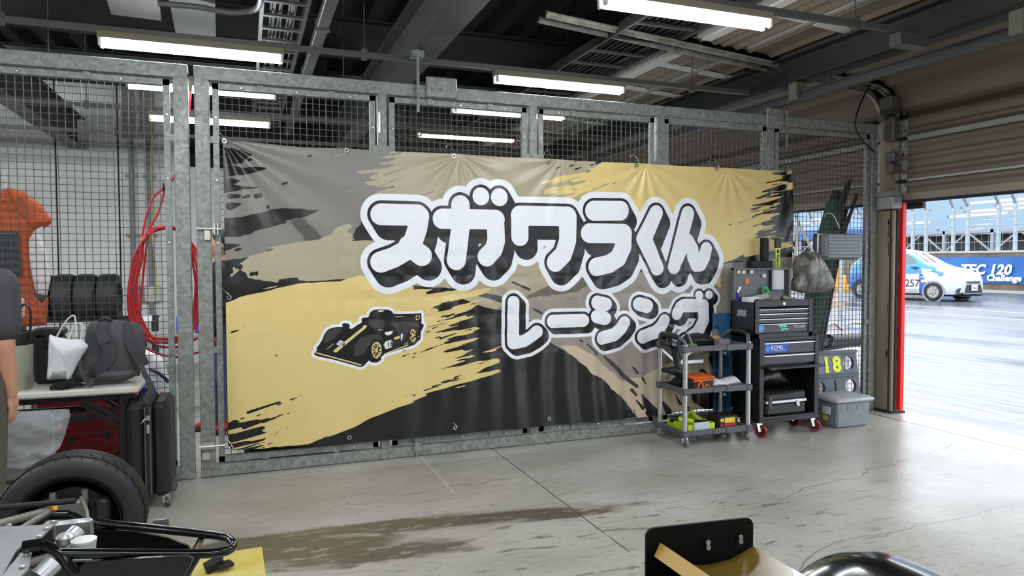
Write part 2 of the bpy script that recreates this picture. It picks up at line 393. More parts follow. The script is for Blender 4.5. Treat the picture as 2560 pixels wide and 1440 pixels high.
struct(MB().bb((-9, -12, -.3), (6.9, 13, 0)), 'floor', floor_mat(), 'grey worn concrete garage floor with damp stains')
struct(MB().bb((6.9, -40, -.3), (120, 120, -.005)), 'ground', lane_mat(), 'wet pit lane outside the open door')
lines = MB()
for x0 in (19.6, 22.1): lines.bb((x0, -40, -.004), (x0+.16, 90, .002))
struct(lines, 'trim_1', M('lane paint', (170, 170, 170), .5), 'white painted lines along the pit lane')
# back wall of grey sandwich panels, joints as grooves
wp = M('wall panel', (206, 208, 206), .65, var=.05, scale=1.2); wd_ = M('panel joint', (38, 38, 38), .9)
wb = MB(); x = -9.0
jx = [-9.0, -7.8, -6.6, -5.45, -4.25, -3.05] + [-2.27, -1.45, -.62, .45, 1.3, 2.15, 3.02, 3.87, 4.7, 5.5, 6.85]
for a, q in zip(jx, jx[1:]):  # upper wall coloured dark and brown to imitate the dim light there
    if a < -.7: wb.mat(0).bb((a+.012, YB, 0), (q-.012, YB+.1, 4.4)); wb.mat(3).bb((a, YB, 4.4), (q, YB+.1, 4.95))
    elif a < 2.1: wb.mat(0).bb((a+.012, YB, 0), (q-.012, YB+.1, 3.1)); wb.mat(3).bb((a, YB, 3.1), (q, YB+.1, 4.95))
    else: wb.mat(0).bb((a+.012, YB, 0), (q-.012, YB+.1, 3.3)); wb.mat(2).bb((a+.012, YB, 3.3), (q-.012, YB+.1, 4.3)); wb.mat(3).bb((a, YB, 4.3), (q, YB+.1, 4.95))
wb.mat(1).bb((-9, YB+.03, 0), (XD, YB+.12, 4.9))
struct(wb, 'wall_back', [wp, wd_, M('dim brown panel', (112, 106, 100), .7), M('unlit upper wall', (22, 22, 23), .8)], 'grey panelled wall behind the mesh partition')
dk = M('dark paint', (46, 46, 47), .8)
struct(MB().bb((-9.15, -12, 0), (-9, 13, 5)), 'wall_left', M('side wall', (120, 120, 118), .8))
struct(MB().bb((-9, -12.15, 0), (7, -12, 5)), 'wall_front', M('side wall', (120, 120, 118), .8))
# deck ceiling: corrugated sheet running along y
ce = MB(); pts = []; x = -9.0
prof = []
while x < 7.2:
    prof += [(x, 4.62), (x+.14, 4.62), (x+.2, 4.78), (x+.34, 4.78)]; x += .4
for (a, za), (q, zq) in zip(prof, prof[1:]): ce.add([(a, -12, za), (q, -12, zq), (q, 13, zq), (a, 13, za)], [(0, 1, 2, 3)])
ce.bb((-9, -12, 4.84), (7.2, 13, 4.95))
struct(ce, 'ceiling', M('roof deck', (13, 13, 14), .85), 'dark corrugated steel roof deck')
# wall above the doors and short front wall pieces
fw = M('front wall', (104, 100, 96), .8)
struct(MB().bb((XD+.12, -12, 3.62), (XD+.3, 13, 4.95)), 'wall_right', fw, 'wall above the overhead doors')
def ibeam(p, q, w, h, t=.016, f=.012):
    mb = MB(); p, q = V(p), V(q)
    mb.beam(p+V((0, 0, t/2)), q+V((0, 0, t/2)), w, t); mb.beam(p+V((0, 0, h-t/2)), q+V((0, 0, h-t/2)), w, t)
    mb.beam(p+V((0, 0, h/2)), q+V((0, 0, h/2)), f, h-2*t); return mb
stl = M('dark grey steel', (58, 58, 58), .55, var=.08, scale=3); stl2 = M('charcoal steel', (34, 36, 40), .5); lst = M('light steel flange', (150, 147, 140), .5, var=.1, scale=4)
def beam_s(name, p, q, w, h, mt, label=None):
    return struct(ibeam(p, q, w, h), name, mt, label)
beam_s('ceiling_beam', (1.74, -12, 3.30), (1.74, YB, 3.30), .22, .45, stl, 'grey steel beam crossing above the partition')
beam_s('ceiling_beam', (-1.98, -12, 3.30), (-1.98, YB-.02, 3.30), .22, .45, stl, 'grey steel beam above the left partition')
beam_s('ceiling_beam', (5.2, -12, 3.257), (5.2, 13, 3.257), .2, .255, stl2, 'charcoal steel beam in front of the overhead doors')
for yy, zz in ((2.5, 3.9), (5.2, 4.0), (-3.6, 3.95), (-7, 4)):
    beam_s('roof_girder', (-9, yy, zz), (6.9, yy, zz), .2, .4, M('girder steel', (15, 15, 16), .7), 'dark roof girder running along the garage at y %d' % yy)
# ---------------------------------------------------------------- mesh partition
GV = galv(); WIRE = M('mesh wire', (66, 66, 62), .5, .3); BOLT = M('bright bolt', (225, 225, 222), .25, .8)
def wires(x0, x1, z0, z1, y=.035, sp=.0485, w=.0042):
    mb = MB(); n = int((x1-x0)/sp); k = int((z1-z0)/sp)
    for i in range(n+1):
        x = x0+(x1-x0-n*sp)/2+i*sp; mb.add([(x-w/2, y-w/2, z0), (x+w/2, y-w/2, z0), (x+w/2, y+w/2, z0), (x-w/2, y+w/2, z0), (x-w/2, y-w/2, z1), (x+w/2, y-w/2, z1), (x+w/2, y+w/2, z1), (x-w/2, y+w/2, z1)], [(0, 1, 5, 4), (1, 2, 6, 5), (2, 3, 7, 6), (3, 0, 4, 7)])
    y -= w*.8
    for i in range(k+1):
        z = z0+(z1-z0-k*sp)/2+i*sp; mb.add([(x0, y-w/2, z-w/2), (x0, y+w/2, z-w/2), (x0, y+w/2, z+w/2), (x0, y-w/2, z+w/2), (x1, y-w/2, z-w/2), (x1, y+w/2, z-w/2), (x1, y+w/2, z+w/2), (x1, y-w/2, z+w/2)], [(0, 1, 5, 4), (1, 2, 6, 5), (2, 3, 7, 6), (3, 0, 4, 7)])
    return mb
def mesh_panel(root, x0, x1, z0=.105, z1=2.915, gap=.022, fw=.042):
    a, q = x0+gap, x1-gap; mb = MB()
    mb.bb((a, .014, z0), (a+fw, .05, z1)).bb((q-fw, .014, z0), (q, .05, z1)).bb((a, .014, z1-fw), (q, .05, z1)).bb((a, .014, z0), (q, .05, z0+fw))
    p = part(mb, 'mesh_panel', GV, root)
    part(wires(a+fw*.6, q-fw*.6, z0+fw*.6, z1-fw*.6), 'wire_mesh', WIRE, p)
    b = MB(); n = 4
    for x in (a+fw/2, q-fw/2):
        for z in [z0+.25+i*(z1-z0-.5)/5 for i in range(6)]: b.lathe([(.0, -.006), (.008, -.005), (.010, 0), (.010, .003)], (x, .010, z), (0, 1, 0), 8)
    for z in (z0+fw/2, z1-fw/2):
        for i in range(3): b.lathe([(.0, -.006), (.008, -.005), (.010, 0), (.010, .003)], (a+(q-a)*(i+.5)/3, .010, z), (0, 1, 0), 8)
    part(b, 'bolt_heads', BOLT, p)
    t = MB()                              # bolting tabs between panel and frame
    for f in (.28, .72):
        for z in (z1-.016, z0+.016): t.bb((a+(q-a)*f-.022, .006, z-.024), (a+(q-a)*f+.022, .014, z+.024))
    for z in (.95, 2.5): t.bb((a-.028, .006, z-.024), (a+fw, .014, z+.024)).bb((q-fw, .006, z-.024), (q+.028, .014, z+.024))
    part(t, 'tabs', GV, p)
def fence(name, label, x0, x1, posts, pw=.10):
    root = thing(name, label, 'partition', (x0, .04, 0))
    part(MB().bb((x0, 0, 2.93), (x1, .08, 3.03), .004), 'top_rail', GV, root)
    part(MB().bb((x0, 0, .004), (x1, .08, .092), .004), 'bottom_rail', GV, root)
    xs = []
    for a, q in posts:
        part(MB().bb((a, .001, .05), (q, .079, 2.98), .004), 'post', GV, root); xs.append((a, q))
    for (a, q), (c, d) in zip(xs, xs[1:]): mesh_panel(root, q, c)
    return root
fr = fence('mesh_partition', 'long galvanised mesh partition that carries the printed banner', 0, 6.6, [(0, .10), (1.335, 1.405), (2.63, 2.70), (3.895, 3.965), (5.17, 5.24), (6.515, 6.6)])
fl = fence('mesh_partition', 'galvanised mesh partition behind the folding table at left', -4.1, -.04, [(-4.1, -4.0), (-2.1, -2.03), (-.14, -.04)])
# hangers, hinge, latch, drop bolt
h = MB(); h.bb((1.72, -.03, 2.93), (1.98, -.002, 3.10), .01).bb((1.64, -.045, 2.80), (1.66, -.03, 3.30)).bb((1.60, -.05, 3.24), (1.70, .05, 3.29))
for x in (1.77, 1.85, 1.93): h.lathe([(0, -.014), (.012, -.012), (.014, 0)], (x, -.03, 3.0), (0, 1, 0), 8)
part(h, 'hanger_bracket', GV, fr)
h = MB(); h.bb((5.13, -.02, 2.90), (5.33, -.002, 3.10), .01).bb((5.36, -.03, 2.72), (5.375, -.015, 3.30))
for x in (5.18, 5.28): h.lathe([(0, -.014), (.012, -.012), (.014, 0)], (x, -.02, 3.0), (0, 1, 0), 8)
part(h, 'hanger_bracket', GV, fr)
part(MB().cyl((1.342, -.004, 2.62), (1.342, -.004, 2.78), .012, 10), 'hinge', BOLT, fr)
l = MB(); l.cyl((.0, -.02, 1.845), (.17, -.02, 1.845), .008, 8).bb((.05, -.03, 1.76), (.095, -.006, 1.835), .004).bb((.118, -.035, 1.80), (.126, 0, 1.89)).bb((.14, -.035, 1.80), (.148, 0, 1.89))
part(l, 'latch', M('latch metal', (205, 203, 190), .35, .5), fr)
l = MB(); l.bb((-.003, -.022, .215), (.095, 0, .265), .004).cyl((-.01, -.028, .24), (.165, -.028, .24), .008, 8).bb((.01, -.02, .14), (.06, 0, .19))
part(l, 'latch', M('latch metal', (205, 203, 190), .35, .5), fr)
l = MB(); l.cyl((1.62, -.014, .0), (1.62, -.014, .16), .009, 8).bb((1.60, -.02, .13), (1.68, 0, .145)).bb((1.60, -.02, .05), (1.66, 0, .12))
part(l, 'drop_bolt', GV, fr)
# ---------------------------------------------------------------- printed banner
BY = -.045
def XZ(p): q = at(p[0], p[1], 1, BY); return (q.x, q.z)
def xz(ps): return np.array([XZ(p) for p in ps])
_rs = np.random.RandomState(3); _LAT = _rs.rand(256, 256)
def vnoise(x, y):
    xi, yi = np.floor(x).astype(int), np.floor(y).astype(int); fx, fy = x-xi, y-yi
    fx, fy = fx*fx*fx*(fx*(fx*6-15)+10), fy*fy*fy*(fy*(fy*6-15)+10); g = lambda i, j: _LAT[i % 256, j % 256]
    return (g(xi, yi)*(1-fx)+g(xi+1, yi)*fx)*(1-fy)+(g(xi, yi+1)*(1-fx)+g(xi+1, yi+1)*fx)*fy-.5
def fbm(x, y, o=3): return sum(vnoise(x*2**k+17*k, y*2**k+31*k)/2**k for k in range(o))
def ridge(x, y): return 1-np.abs(vnoise(x, y))*2.6
BX0, BX1, BZ0, BZ1 = .19, 5.43, .175, 2.50
def ztop(x): return np.interp(x, [.19, .75, 1.99, 2.9, 3.75, 4.65, 5.43], [2.505, 2.478, 2.485, 2.482, 2.484, 2.486, 2.490])-.006*np.abs(np.sin((x-.19)*3.6))
def zbot(x): return np.interp(x, [.19, .9, 1.4, 2.0, 2.7, 3.3, 3.9, 4.4, 5.43], [.20, .175, .17, .165, .165, .16, .17, .19, .17])
def wrinkle(x, z):
    """how far the vinyl stands off the mesh: sag folds, packing creases, ripples"""
    low = np.clip((1.9-z)/1.2, 0, 1)
    h = .010*fbm(x*1.3, z*.9, 2)+.006*np.sin(x*2*pi/.62+3*vnoise(x*.8, z*1.2))*low
    h = h+.014*low*np.clip((x-1.2)/2, .12, 1)*np.sin(x*2*pi/.245+2.2*vnoise(x*1.1, z*1.7)+.6*z)*np.clip((1.25-z)/.5, 0, 1)
    # pulls radiating from the top left corner and the hooks
    for hx, hz, a, R in ((.19, 2.5, .016, .85), (1.99, 2.48, .007, .45), (2.9, 2.48, .007, .45), (3.75, 2.48, .008, .55), (4.65, 2.48, .006, .4), (5.43, 2.49, .012, .6)):
        dx, dz = x-hx, z-hz; r = np.sqrt(dx*dx+dz*dz)+1e-6; an = np.arctan2(dz, dx)
        h = h+a*np.sin(an*14)*np.exp(-(r/R)**2)*np.clip(r/.08, 0, 1)
    # shipping creases: a lattice of small puckers
    mid = np.exp(-((z-1.28)/.42)**2)
    cx, cz = x/.165, z/.165; pk = np.abs(np.sin(pi*cx+.8*vnoise(x*4, z*4)))*np.abs(np.sin(pi*cz+.8*vnoise(x*4+9, z*4)))
    h = h+mid*np.clip((x-.3)/1.5, .25, 1)*(.010*pk+.011*ridge(x*9, z*9)*np.clip(fbm(x*3, z*3)+.35, 0, 1))
    h = h+.0045*ridge(x*7+5, z*6)*np.clip(fbm(x*1.7+8, z*1.7)+.1, 0, 1)
    e = np.exp(-(x-BX0)/.07); h = h-.028*e*np.clip(vnoise(x*0, z*1.1)+.8, 0, 1)
    e2 = np.exp(-(BX1-x)/.08); h = h+.02*e2*np.sin(z*4)
    return np.maximum(h, -.022)
STEP = .0078
gx = np.arange(BX0, BX1+STEP*.5, STEP); nz_ = int(round((BZ1-BZ0)/STEP))+1; gt = np.linspace(0, 1, nz_)
GX = np.repeat(gx[:, None], nz_, 1); GZ = zbot(GX)+(ztop(GX)-zbot(GX))*gt[None, :]
class Sheet:
    def __init__(s): s.v, s.f, s.mi, s.n = [], [], [], 0
    def put(s, xs, zs, faces, mat, lift):
        s.v.append(np.stack([xs, BY-wrinkle(xs, zs)-lift, zs], 1)); o = s.n
        s.f += [[i+o for i in f] for f in faces]; s.mi += [mat]*len(faces); s.n += len(xs)
    def full(s, mat):
        nx = len(gx); idx = np.arange(nx*nz_).reshape(nx, nz_)
        q = np.stack([idx[:-1, :-1], idx[1:, :-1], idx[1:, 1:], idx[:-1, 1:]], -1).reshape(-1, 4)
        s.put(GX.ravel(), GZ.ravel(), q.tolist(), mat, 0)
    def field(s, F, mat, lift):
        """region F<0 cut exactly out of the sheet (marching squares)"""
        ins = F < 0; nx = len(gx)
        cnt = ins[:-1, :-1].astype(int)+ins[1:, :-1]+ins[1:, 1:]+ins[:-1, 1:]
        xs, zs, vid, fs = [], [], {}, []
        def node(i, j):
            k = (i, j)
            if k not in vid: vid[k] = len(xs); xs.append(GX[i, j]); zs.append(GZ[i, j])
            return vid[k]
        def edge(a, b):
            k = (a, b) if a < b else (b, a)
            if k not in vid:
                fa, fb = F[a], F[b]; t = fa/(fa-fb); vid[k] = len(xs)
                xs.append(GX[a]+(GX[b]-GX[a])*t); zs.append(GZ[a]+(GZ[b]-GZ[a])*t)
            return vid[k]
        for i, j in np.argwhere(cnt > 0):
            i, j = int(i), int(j); C = [(i, j), (i+1, j), (i+1, j+1), (i, j+1)]
            if cnt[i, j] == 4: fs.append([node(*c) for c in C]); continue
            p = []
            for k in range(4):
                a, b = C[k], C[(k+1) % 4]
                if ins[a]: p.append(node(*a))
                if ins[a] != ins[b]: p.append(edge(a, b))
            if len(p) >= 3: fs.append(p)
        if fs: s.put(np.array(xs), np.array(zs), fs, mat, lift)
def sd_cap(A, B, ra, rb, X=None, Z=None):
    X = GX if X is None else X; Z = GZ if Z is None else Z
    dx, dz = B[0]-A[0], B[1]-A[1]; L = dx*dx+dz*dz+1e-12
    t = np.clip(((X-A[0])*dx+(Z-A[1])*dz)/L, 0, 1); return np.hypot(X-A[0]-dx*t, Z-A[1]-dz*t)-(ra+(rb-ra)*t)
def strokes(S, X=None, Z=None):
    F = None
    for pts, r in S:
        r = r if isinstance(r, list) else [r]*len(pts); P = xz(pts)
        if len(pts) == 1: d = sd_cap(P[0], P[0], r[0], r[0], X, Z); F = d if F is None else np.minimum(F, d)
        for k in range(len(pts)-1):
            d = sd_cap(P[k], P[k+1], r[k], r[k+1], X, Z); F = d if F is None else np.minimum(F, d)
    return F
def sd_poly(pts, px=True):
    P = xz(pts) if px else np.array(pts); n = len(P); d = np.full(GX.shape, 1e9); ins = np.zeros(GX.shape, bool)
    for k in range(n):
        a, b = P[k], P[(k+1) % n]; d = np.minimum(d, sd_cap(a, b, 0, 0))
        c = ((a[1] > GZ) != (b[1] > GZ)); den = (b[1]-a[1]) if abs(b[1]-a[1]) > 1e-12 else 1e-12
        ins ^= c & (GX < (b[0]-a[0])*(GZ-a[1])/den+a[0])
    return np.where(ins, -d, d)
def sm(pts): return [(p.x, p.y) for p in caps([(x, y, 0) for x, y in pts], 5)]
def brush(F, amp, ang=.12, sx=1.8, sy=42, seed=0, where=None):
    """ragged dry-brush edge: the outline pushed along the stroke by streaky noise"""
    u = GX*cos(ang)+GZ*sin(ang); v = -GX*sin(ang)+GZ*cos(ang)
    n = 1.5*vnoise(u*sx*.7+seed*7.3, v*sy*.8+seed*3.1)+1.1*vnoise(u*sx*1.6+seed, v*sy*1.6+seed*5)+.8*vnoise(u*sx*4+seed, v*sy*2.2+seed)
    return F+amp*n*(1 if where is None else where)
def fade(px, r): # 1 near a pixel point of the banner, 0 away
    a = XZ(px); return np.exp(-(((GX-a[0])**2+(GZ-a[1])**2)/(r*r)))
def dashes(lst, seed=0):
    F = None
    for (x, y, l, t) in lst:
        a, b = XZ((x-l/2, y+l*.17)), XZ((x+l/2, y-l*.17)); d = sd_cap(a, b, t*.0033, t*.0018); F = d if F is None else np.minimum(F, d)
    return F
GLOSS = dict(rough=.36, spec=.5, bump=.22, bscale=9)
BM = [M('banner black', (27, 25, 26), .30, spec=.55, bump=.22, bscale=9), M('banner grey', (128, 123, 119), **GLOSS), M('banner khaki', (172, 162, 136), **GLOSS), M('banner gold', (224, 200, 132), **GLOSS),
      M('banner taupe', (150, 141, 133), **GLOSS), M('banner beige', (204, 186, 160), **GLOSS), M('banner white', (238, 240, 245), **GLOSS), M('banner pale gold', (224, 206, 136), **GLOSS), M('banner deep grey', (62, 60, 62), **GLOSS)]
K, GR, KH, GO, TA, BE, WH, PG, DG = range(9)
S = Sheet(); S.full(K); H = .0004
# grey field top left
F = sd_poly([(540, 320), (1060, 330), (1000, 400), (960, 520), (900, 560), (880, 600), (760, 600), (700, 525), (640, 531), (592, 540), (560, 545), (556, 330)])
F = brush(F, .05, .05, 2, 34, 1, where=.25+fade((620, 470), .3)); S.field(F, GR, H)
F = sd_poly(sm([(556, 592), (600, 588), (640, 572), (700, 553), (760, 540), (800, 600), (800, 660), (690, 618), (640, 630), (600, 642), (556, 655)])); S.field(brush(F, .03, .12, 3, 20, 2), GR, H)
S.field(brush(sd_poly([(540, 545), (592, 540), (640, 533), (700, 522), (800, 525), (760, 542), (700, 553), (640, 572), (600, 588), (540, 592)]), .012, .1, 4, 20, 12), K, H*2)
S.field(np.minimum(strokes([([(556, 378), (600, 383), (630, 388)], [.03, .03, .004]), ([(556, 395), (600, 398), (625, 385)], [.05, .03, .006]), ([(556, 425), (610, 428), (640, 424), (664, 420)], [.05, .026, .02, .006]), ([(560, 455), (600, 452)], [.04, .006]), ([(560, 470), (610, 470), (645, 468)], [.035, .012, .004]), ([(575, 490), (598, 490)], [.02, .012]), ([(605, 495), (622, 490)], [.004, .014]), ([(575, 515), (600, 510)], [.03, .008]), ([(627, 398), (622, 400)], .012), ([(600, 612), (560, 618)], [.004, .03]), ([(590, 625), (600, 622)], .01), ([(640, 490), (650, 488)], .018), ([(670, 518), (670, 516)], .012), ([(772, 390), (778, 388)], .008), ([(706, 460), (718, 456)], .008)]), 9), K, H*2)
# khaki
F = sd_poly([(1010, 350), (1000, 380), (960, 400), (985, 420), (930, 445), (965, 470), (925, 500), (1000, 520), (1000, 600), (880, 600), (870, 560), (800, 600), (700, 615), (620, 640), (585, 672), (575, 690), (600, 685), (610, 695), (640, 702), (700, 705), (770, 700), (860, 700), (1100, 720), (1300, 740), (1560, 740), (1560, 330)])
F = brush(F, .13, .16, 1.8, 40, 4, where=.12+fade((960, 450), .32)); F = np.maximum(F, -sd_poly([(556, 620), (585, 640), (560, 700), (540, 700)])); S.field(F, KH, H*2)
S.field(dashes([(940, 468, 90, 1.6), (975, 482, 60, 1.2), (990, 428, 60, 1.6), (1000, 445, 50, 1.2), (930, 410, 46, 1.3), (1050, 490, 70, 2.2), (1010, 378, 60, 2)]), GR, H*3)
S.field(dashes([(850, 387, 26, 1.2), (820, 393, 8, 1), (880, 382, 12, 1), (900, 470, 60, .8), (870, 476, 24, .8), (835, 478, 18, 1.0)]), KH, H*3)
S.field(np.minimum(brush(sd_poly([(575, 700), (590, 690), (600, 676), (620, 700), (650, 697), (690, 706), (760, 712), (690, 722), (650, 735), (600, 752), (566, 765), (556, 700)]), .02, .1, 4, 20, 3), strokes([([(590, 668), (600, 667)], [.01, .02]), ([(628, 686), (633, 684)], .014), ([(642, 686), (642, 681)], .01), ([(700, 702), (740, 700)], [.012, .02])])), K, H*3)
# middle khaki below the letters and taupe towards the right
F = sd_poly(sm([(1150, 745), (1215, 715), (1300, 690), (1480, 690), (1440, 730), (1330, 745), (1300, 760), (1270, 775), (1220, 770), (1190, 760)])); S.field(F, KH, H*3)
F = sd_poly([(1290, 750), (1400, 700), (1500, 690), (2000, 640), (2000, 1100), (1690, 1100), (1592, 1035), (1560, 1000), (1525, 966), (1502, 944), (1480, 920), (1440, 893), (1378, 858), (1360, 830), (1310, 790), (1285, 785), (1240, 772)]); S.field(F, TA, H*3)
F = sd_poly([(1390, 862), (1440, 860), (1480, 885), (1520, 925), (1560, 955), (1700, 905), (1830, 870), (1990, 830), (1990, 1100), (1690, 1110), (1594, 1040), (1562, 1003), (1524, 963)]); S.field(brush(F, .02, .3, 3, 12, 5), BE, H*4)
S.field(strokes([([(1195, 736), (1230, 742), (1265, 752)], [.014, .022, .03]), ([(1280, 705), (1300, 714)], .009), ([(1302, 715), (1322, 724)], .011), ([(1330, 771), (1345, 778), (1362, 790)], [.004, .012, .004])]), DG, H*5)
S.field(strokes([([(1510, 890), (1530, 910), (1560, 940), (1590, 965)], [.008, .02, .02, .016]), ([(1580, 975), (1590, 988)], [.016, .01]), ([(1467, 860), (1490, 884)], [.006, .012]), ([(1582, 918), (1592, 932)], [.008, .012]), ([(1604, 944), (1614, 960)], [.014, .006]), ([(1450, 850), (1456, 854)], .01)]), DG, H*5)
S.field(strokes([([(1602, 985), (1612, 1005), (1640, 1040)], [.006, .035, .06]), ([(1655, 1005), (1670, 1030)], [.012, .04]), ([(1590, 1000), (1605, 1020)], [.006, .016]), ([(1690, 985), (1702, 1010)], [.005, .014]), ([(1750, 985), (1800, 1000), (1860, 985)], [.1, .16, .2]), ([(1755, 930), (1775, 960)], [.03, .05]), ([(1775, 895), (1790, 915)], [.03, .05]), ([(1615, 1030), (1622, 1038)], .02)]), K, H*5)
# gold, upper right
F = sd_poly([(1520, 340), (1500, 405), (1482, 425), (1420, 440), (1357, 457), (1425, 443), (1400, 460), (1366, 478), (1400, 474), (1380, 488), (1440, 470), (1400, 500), (1440, 505), (1520, 560), (1800, 720), (1800, 662), (1860, 640), (1930, 630), (1990, 620), (1960, 600), (1900, 585), (1990, 575), (1890, 560), (1950, 540), (1885, 520), (1960, 500), (1900, 480), (1990, 460), (1960, 445), (1990, 430), (1990, 350)])
wh = .12+fade((1915, 540), .42)+.9*fade((1430, 475), .25); S.field(brush(np.maximum(F, -sd_poly([(1978, 470), (1945, 480), (1930, 510), (1925, 560), (1950, 590), (1985, 585)])), .12, .2, 1.8, 40, 6, where=wh), GO, H*6)
S.field(strokes([([(1965, 415+18), (1930, 434)], [.022, .006]), ([(1960, 468), (1930, 474), (1905, 480)], [.03, .018, .006]), ([(1925, 485), (1890, 497)], [.02, .006]), ([(1930, 508), (1880, 514)], [.02, .005])]), K, H*7)
S.field(dashes([(1852, 474, 22, 1.0), (1880, 468, 26, .8), (1829, 560, 16, 1.3), (1845, 557, 8, 1), (1870, 550, 44, 1.1), (1842, 566, 6, 1), (1778, 577, 6, 1), (1796, 502, 4, .8), (1900, 536, 40, 1.4), (1890, 525, 30, 1.2), (1900, 560, 36, 1.4), (1915, 572, 40, 1.5), (1920, 524, 24, 1.6), (1465, 430, 5, 1.5), (1472, 428, 6, 1.5), (1396, 419, 14, 1.5), (1430, 414, 12, 2), (1445, 421, 14, 2.2), (1480, 412, 7, 2.2), (1500, 405, 22, 3.0), (1535, 458, 7, 1.4), (1515, 463, 9, 1.0), (1440, 403, 6, 1.5), (1511, 426, 5, .9)]), K, H*8)
S.field(dashes([(1500, 468, 40, 1.8), (1470, 480, 50, 1.8), (1520, 458, 40, 1.2), (1430, 448, 40, 2.0), (1450, 490, 40, 1.4), (1405, 470, 30, 1.2)]), KH, H*8)
# gold, lower left with dry-brush right edge
F = sd_poly([(540, 770), (566, 762), (600, 746), (640, 730), (690, 714), (780, 706), (850, 705), (900, 690), (960, 700), (1100, 735), (1220, 722), (1205, 735), (1130, 755), (1200, 750), (1100, 775), (1160, 790), (1075, 812), (1170, 805), (1090, 835), (1185, 830), (1080, 860), (1180, 850), (1120, 880), (1200, 885), (1260, 872), (1150, 908), (1245, 902), (1110, 945), (1248, 925), (1180, 950), (1090, 980), (1040, 1003), (985, 1022), (930, 1046), (880, 1069), (830, 1090), (800, 1098), (775, 1111), (700, 1118), (600, 1126), (590, 1121), (612, 1116), (660, 1100), (590, 1106), (580, 1108), (680, 1085), (640, 1080), (590, 1090), (575, 1081), (650, 1060), (590, 1068), (560, 1065), (540, 1050)])
wh = .05+fade((1140, 850), .40)+.5*fade((600, 1085), .22)+.25*fade((640, 735), .25); F = brush(F, .13, .2, 1.7, 40, 8, where=wh); S.field(F, GO, H*6)
S.field(dashes([(660, 1018, 80, 3.4), (700, 1010, 14, 1.6), (735, 996, 18, 1.8), (752, 988, 7, 1.2), (768, 980, 4, 1), (640, 1058, 60, 5), (672, 1050, 30, 3.4), (690, 1043, 14, 2), (704, 1037, 16, 1.6), (722, 1033, 6, 1.6), (739, 1028, 10, 1), (765, 1021, 14, .8), (648, 1038, 10, 1.8), (665, 1036, 14, .8), (607, 1046, 9, 2), (690, 1086, 20, .8), (720, 1068, 8, .9), (679, 1108, 18, 1.4), (660, 1119, 8, 1.4), (583, 1057, 14, 2.4), (587, 1053, 12, 2.8), (645, 1021, 7, 1.1), (588, 828, 19, 2.2), (692, 888, 8, 1.4), (582, 776, 6, .7), (612, 818, 3, .8), (695, 1080, 10, 1), (626, 1092, 40, 1.2), (820, 1090, 26, 1.2), (832, 1054, 3, 1), (982, 1003, 3, 1), (1018, 988, 8, 1), (1028, 985, 6, 1), (1036, 988, 7, 2), (940, 923, 4, 1), (952, 920, 4, .9), (973, 912, 4, .8), (1012, 889, 10, 1.8), (1022, 886, 6, 1.2), (1040, 883, 10, 1.6), (1066, 876, 30, 1.2), (1090, 866, 50, 1.4), (1035, 893, 6, 1.6), (1010, 876, 9, 1.7), (1114, 757, 20, 2.8), (1130, 754, 20, 1.8), (1080, 772, 8, 1), (1065, 777, 6, .9), (1098, 768, 5, 1), (1126, 788, 20, 3), (1110, 790, 12, 2), (1100, 802, 14, 1.4), (1090, 818, 20, 1.6), (1072, 829, 10, 1.6), (1108, 826, 34, 1.6), (1096, 843, 14, 1.8), (1120, 840, 40, 2.2), (1175, 910, 8, 1), (1200, 908, 5, 1.2), (1210, 905, 16, 1.3), (1100, 960, 40, 1.3), (1080, 970, 40, 1.6), (1130, 950, 34, 2.2), (1145, 940, 20, 1.6), (1180, 904, 10, 1.2)]), K, H*8)
# lettering
BIG = [([(953, 536), (1043, 538), (1044, 540)], [.086, .086, .088]), ([(1047, 541), (1043, 572), (1033, 602), (1013, 627), (985, 643), (952, 655)], [.084, .080, .080, .080, .082, .084]), ([(1018, 612), (1036, 626), (1054, 639)], [.07, .082, .084]),
       ([(1151, 512), (1150, 575), (1140, 651)], [.079, .079, .080]), ([(1106, 547), (1238, 549)], .083), ([(1238, 550), (1240, 602), (1233, 624), (1216, 642)], [.078, .078, .08, .081]), ([(1202, 491)], .074), ([(1248, 493)], .075),
       ([(1299, 539), (1299, 592)], .078), ([(1300, 539), (1417, 541)], .085), ([(1418, 543), (1418, 600), (1407, 636), (1387, 656)], [.084, .082, .082, .082]),
       ([(1484, 527), (1549, 527)], .088), ([(1473, 583), (1557, 584)], .087), ([(1557, 585), (1556, 618), (1544, 645), (1521, 660), (1490, 667)], [.086, .084, .082, .082, .082]),
       ([(1639, 532), (1609, 597)], [.068, .082]), ([(1609, 597), (1641, 670)], [.082, .068]),
       ([(1718, 534), (1683, 667)], [.070, .068]), ([(1690, 650), (1706, 614), (1719, 601)], [.066, .066, .06]), ([(1719, 603), (1729, 622), (1732, 644), (1739, 661), (1749, 660), (1759, 642), (1764, 622)], [.064, .066, .068, .07, .07, .066, .064])]
SML = [([(1282, 755), (1282, 855)], .053), ([(1283, 857), (1310, 852), (1328, 840), (1340, 829)], [.055, .053, .053, .055]), ([(1380, 803), (1456, 801)], .058), ([(1491, 756), (1512, 761)], .062), ([(1490, 791), (1511, 796)], .060),
       ([(1504, 845), (1535, 836), (1551, 822), (1560, 807)], .060), ([(1597, 760), (1616, 765)], .063), ([(1605, 842), (1637, 830), (1650, 817), (1659, 802)], .062),
       ([(1691, 785), (1698, 768), (1708, 763)], .056), ([(1708, 764), (1756, 764)], .062), ([(1757, 765), (1757, 800), (1742, 830), (1712, 850)], .058), ([(1746, 738)], .042), ([(1770, 737)], .042)]
def swept(ST, vx, vz, n=9):
    F = None
    for k in range(n):
        t = k/(n-1); d = strokes(ST, GX-vx*t, GZ-vz*t); F = d if F is None else np.minimum(F, d)
    return F
FB, FS = swept(BIG, .058, -.094), swept(SML, .036, -.036)
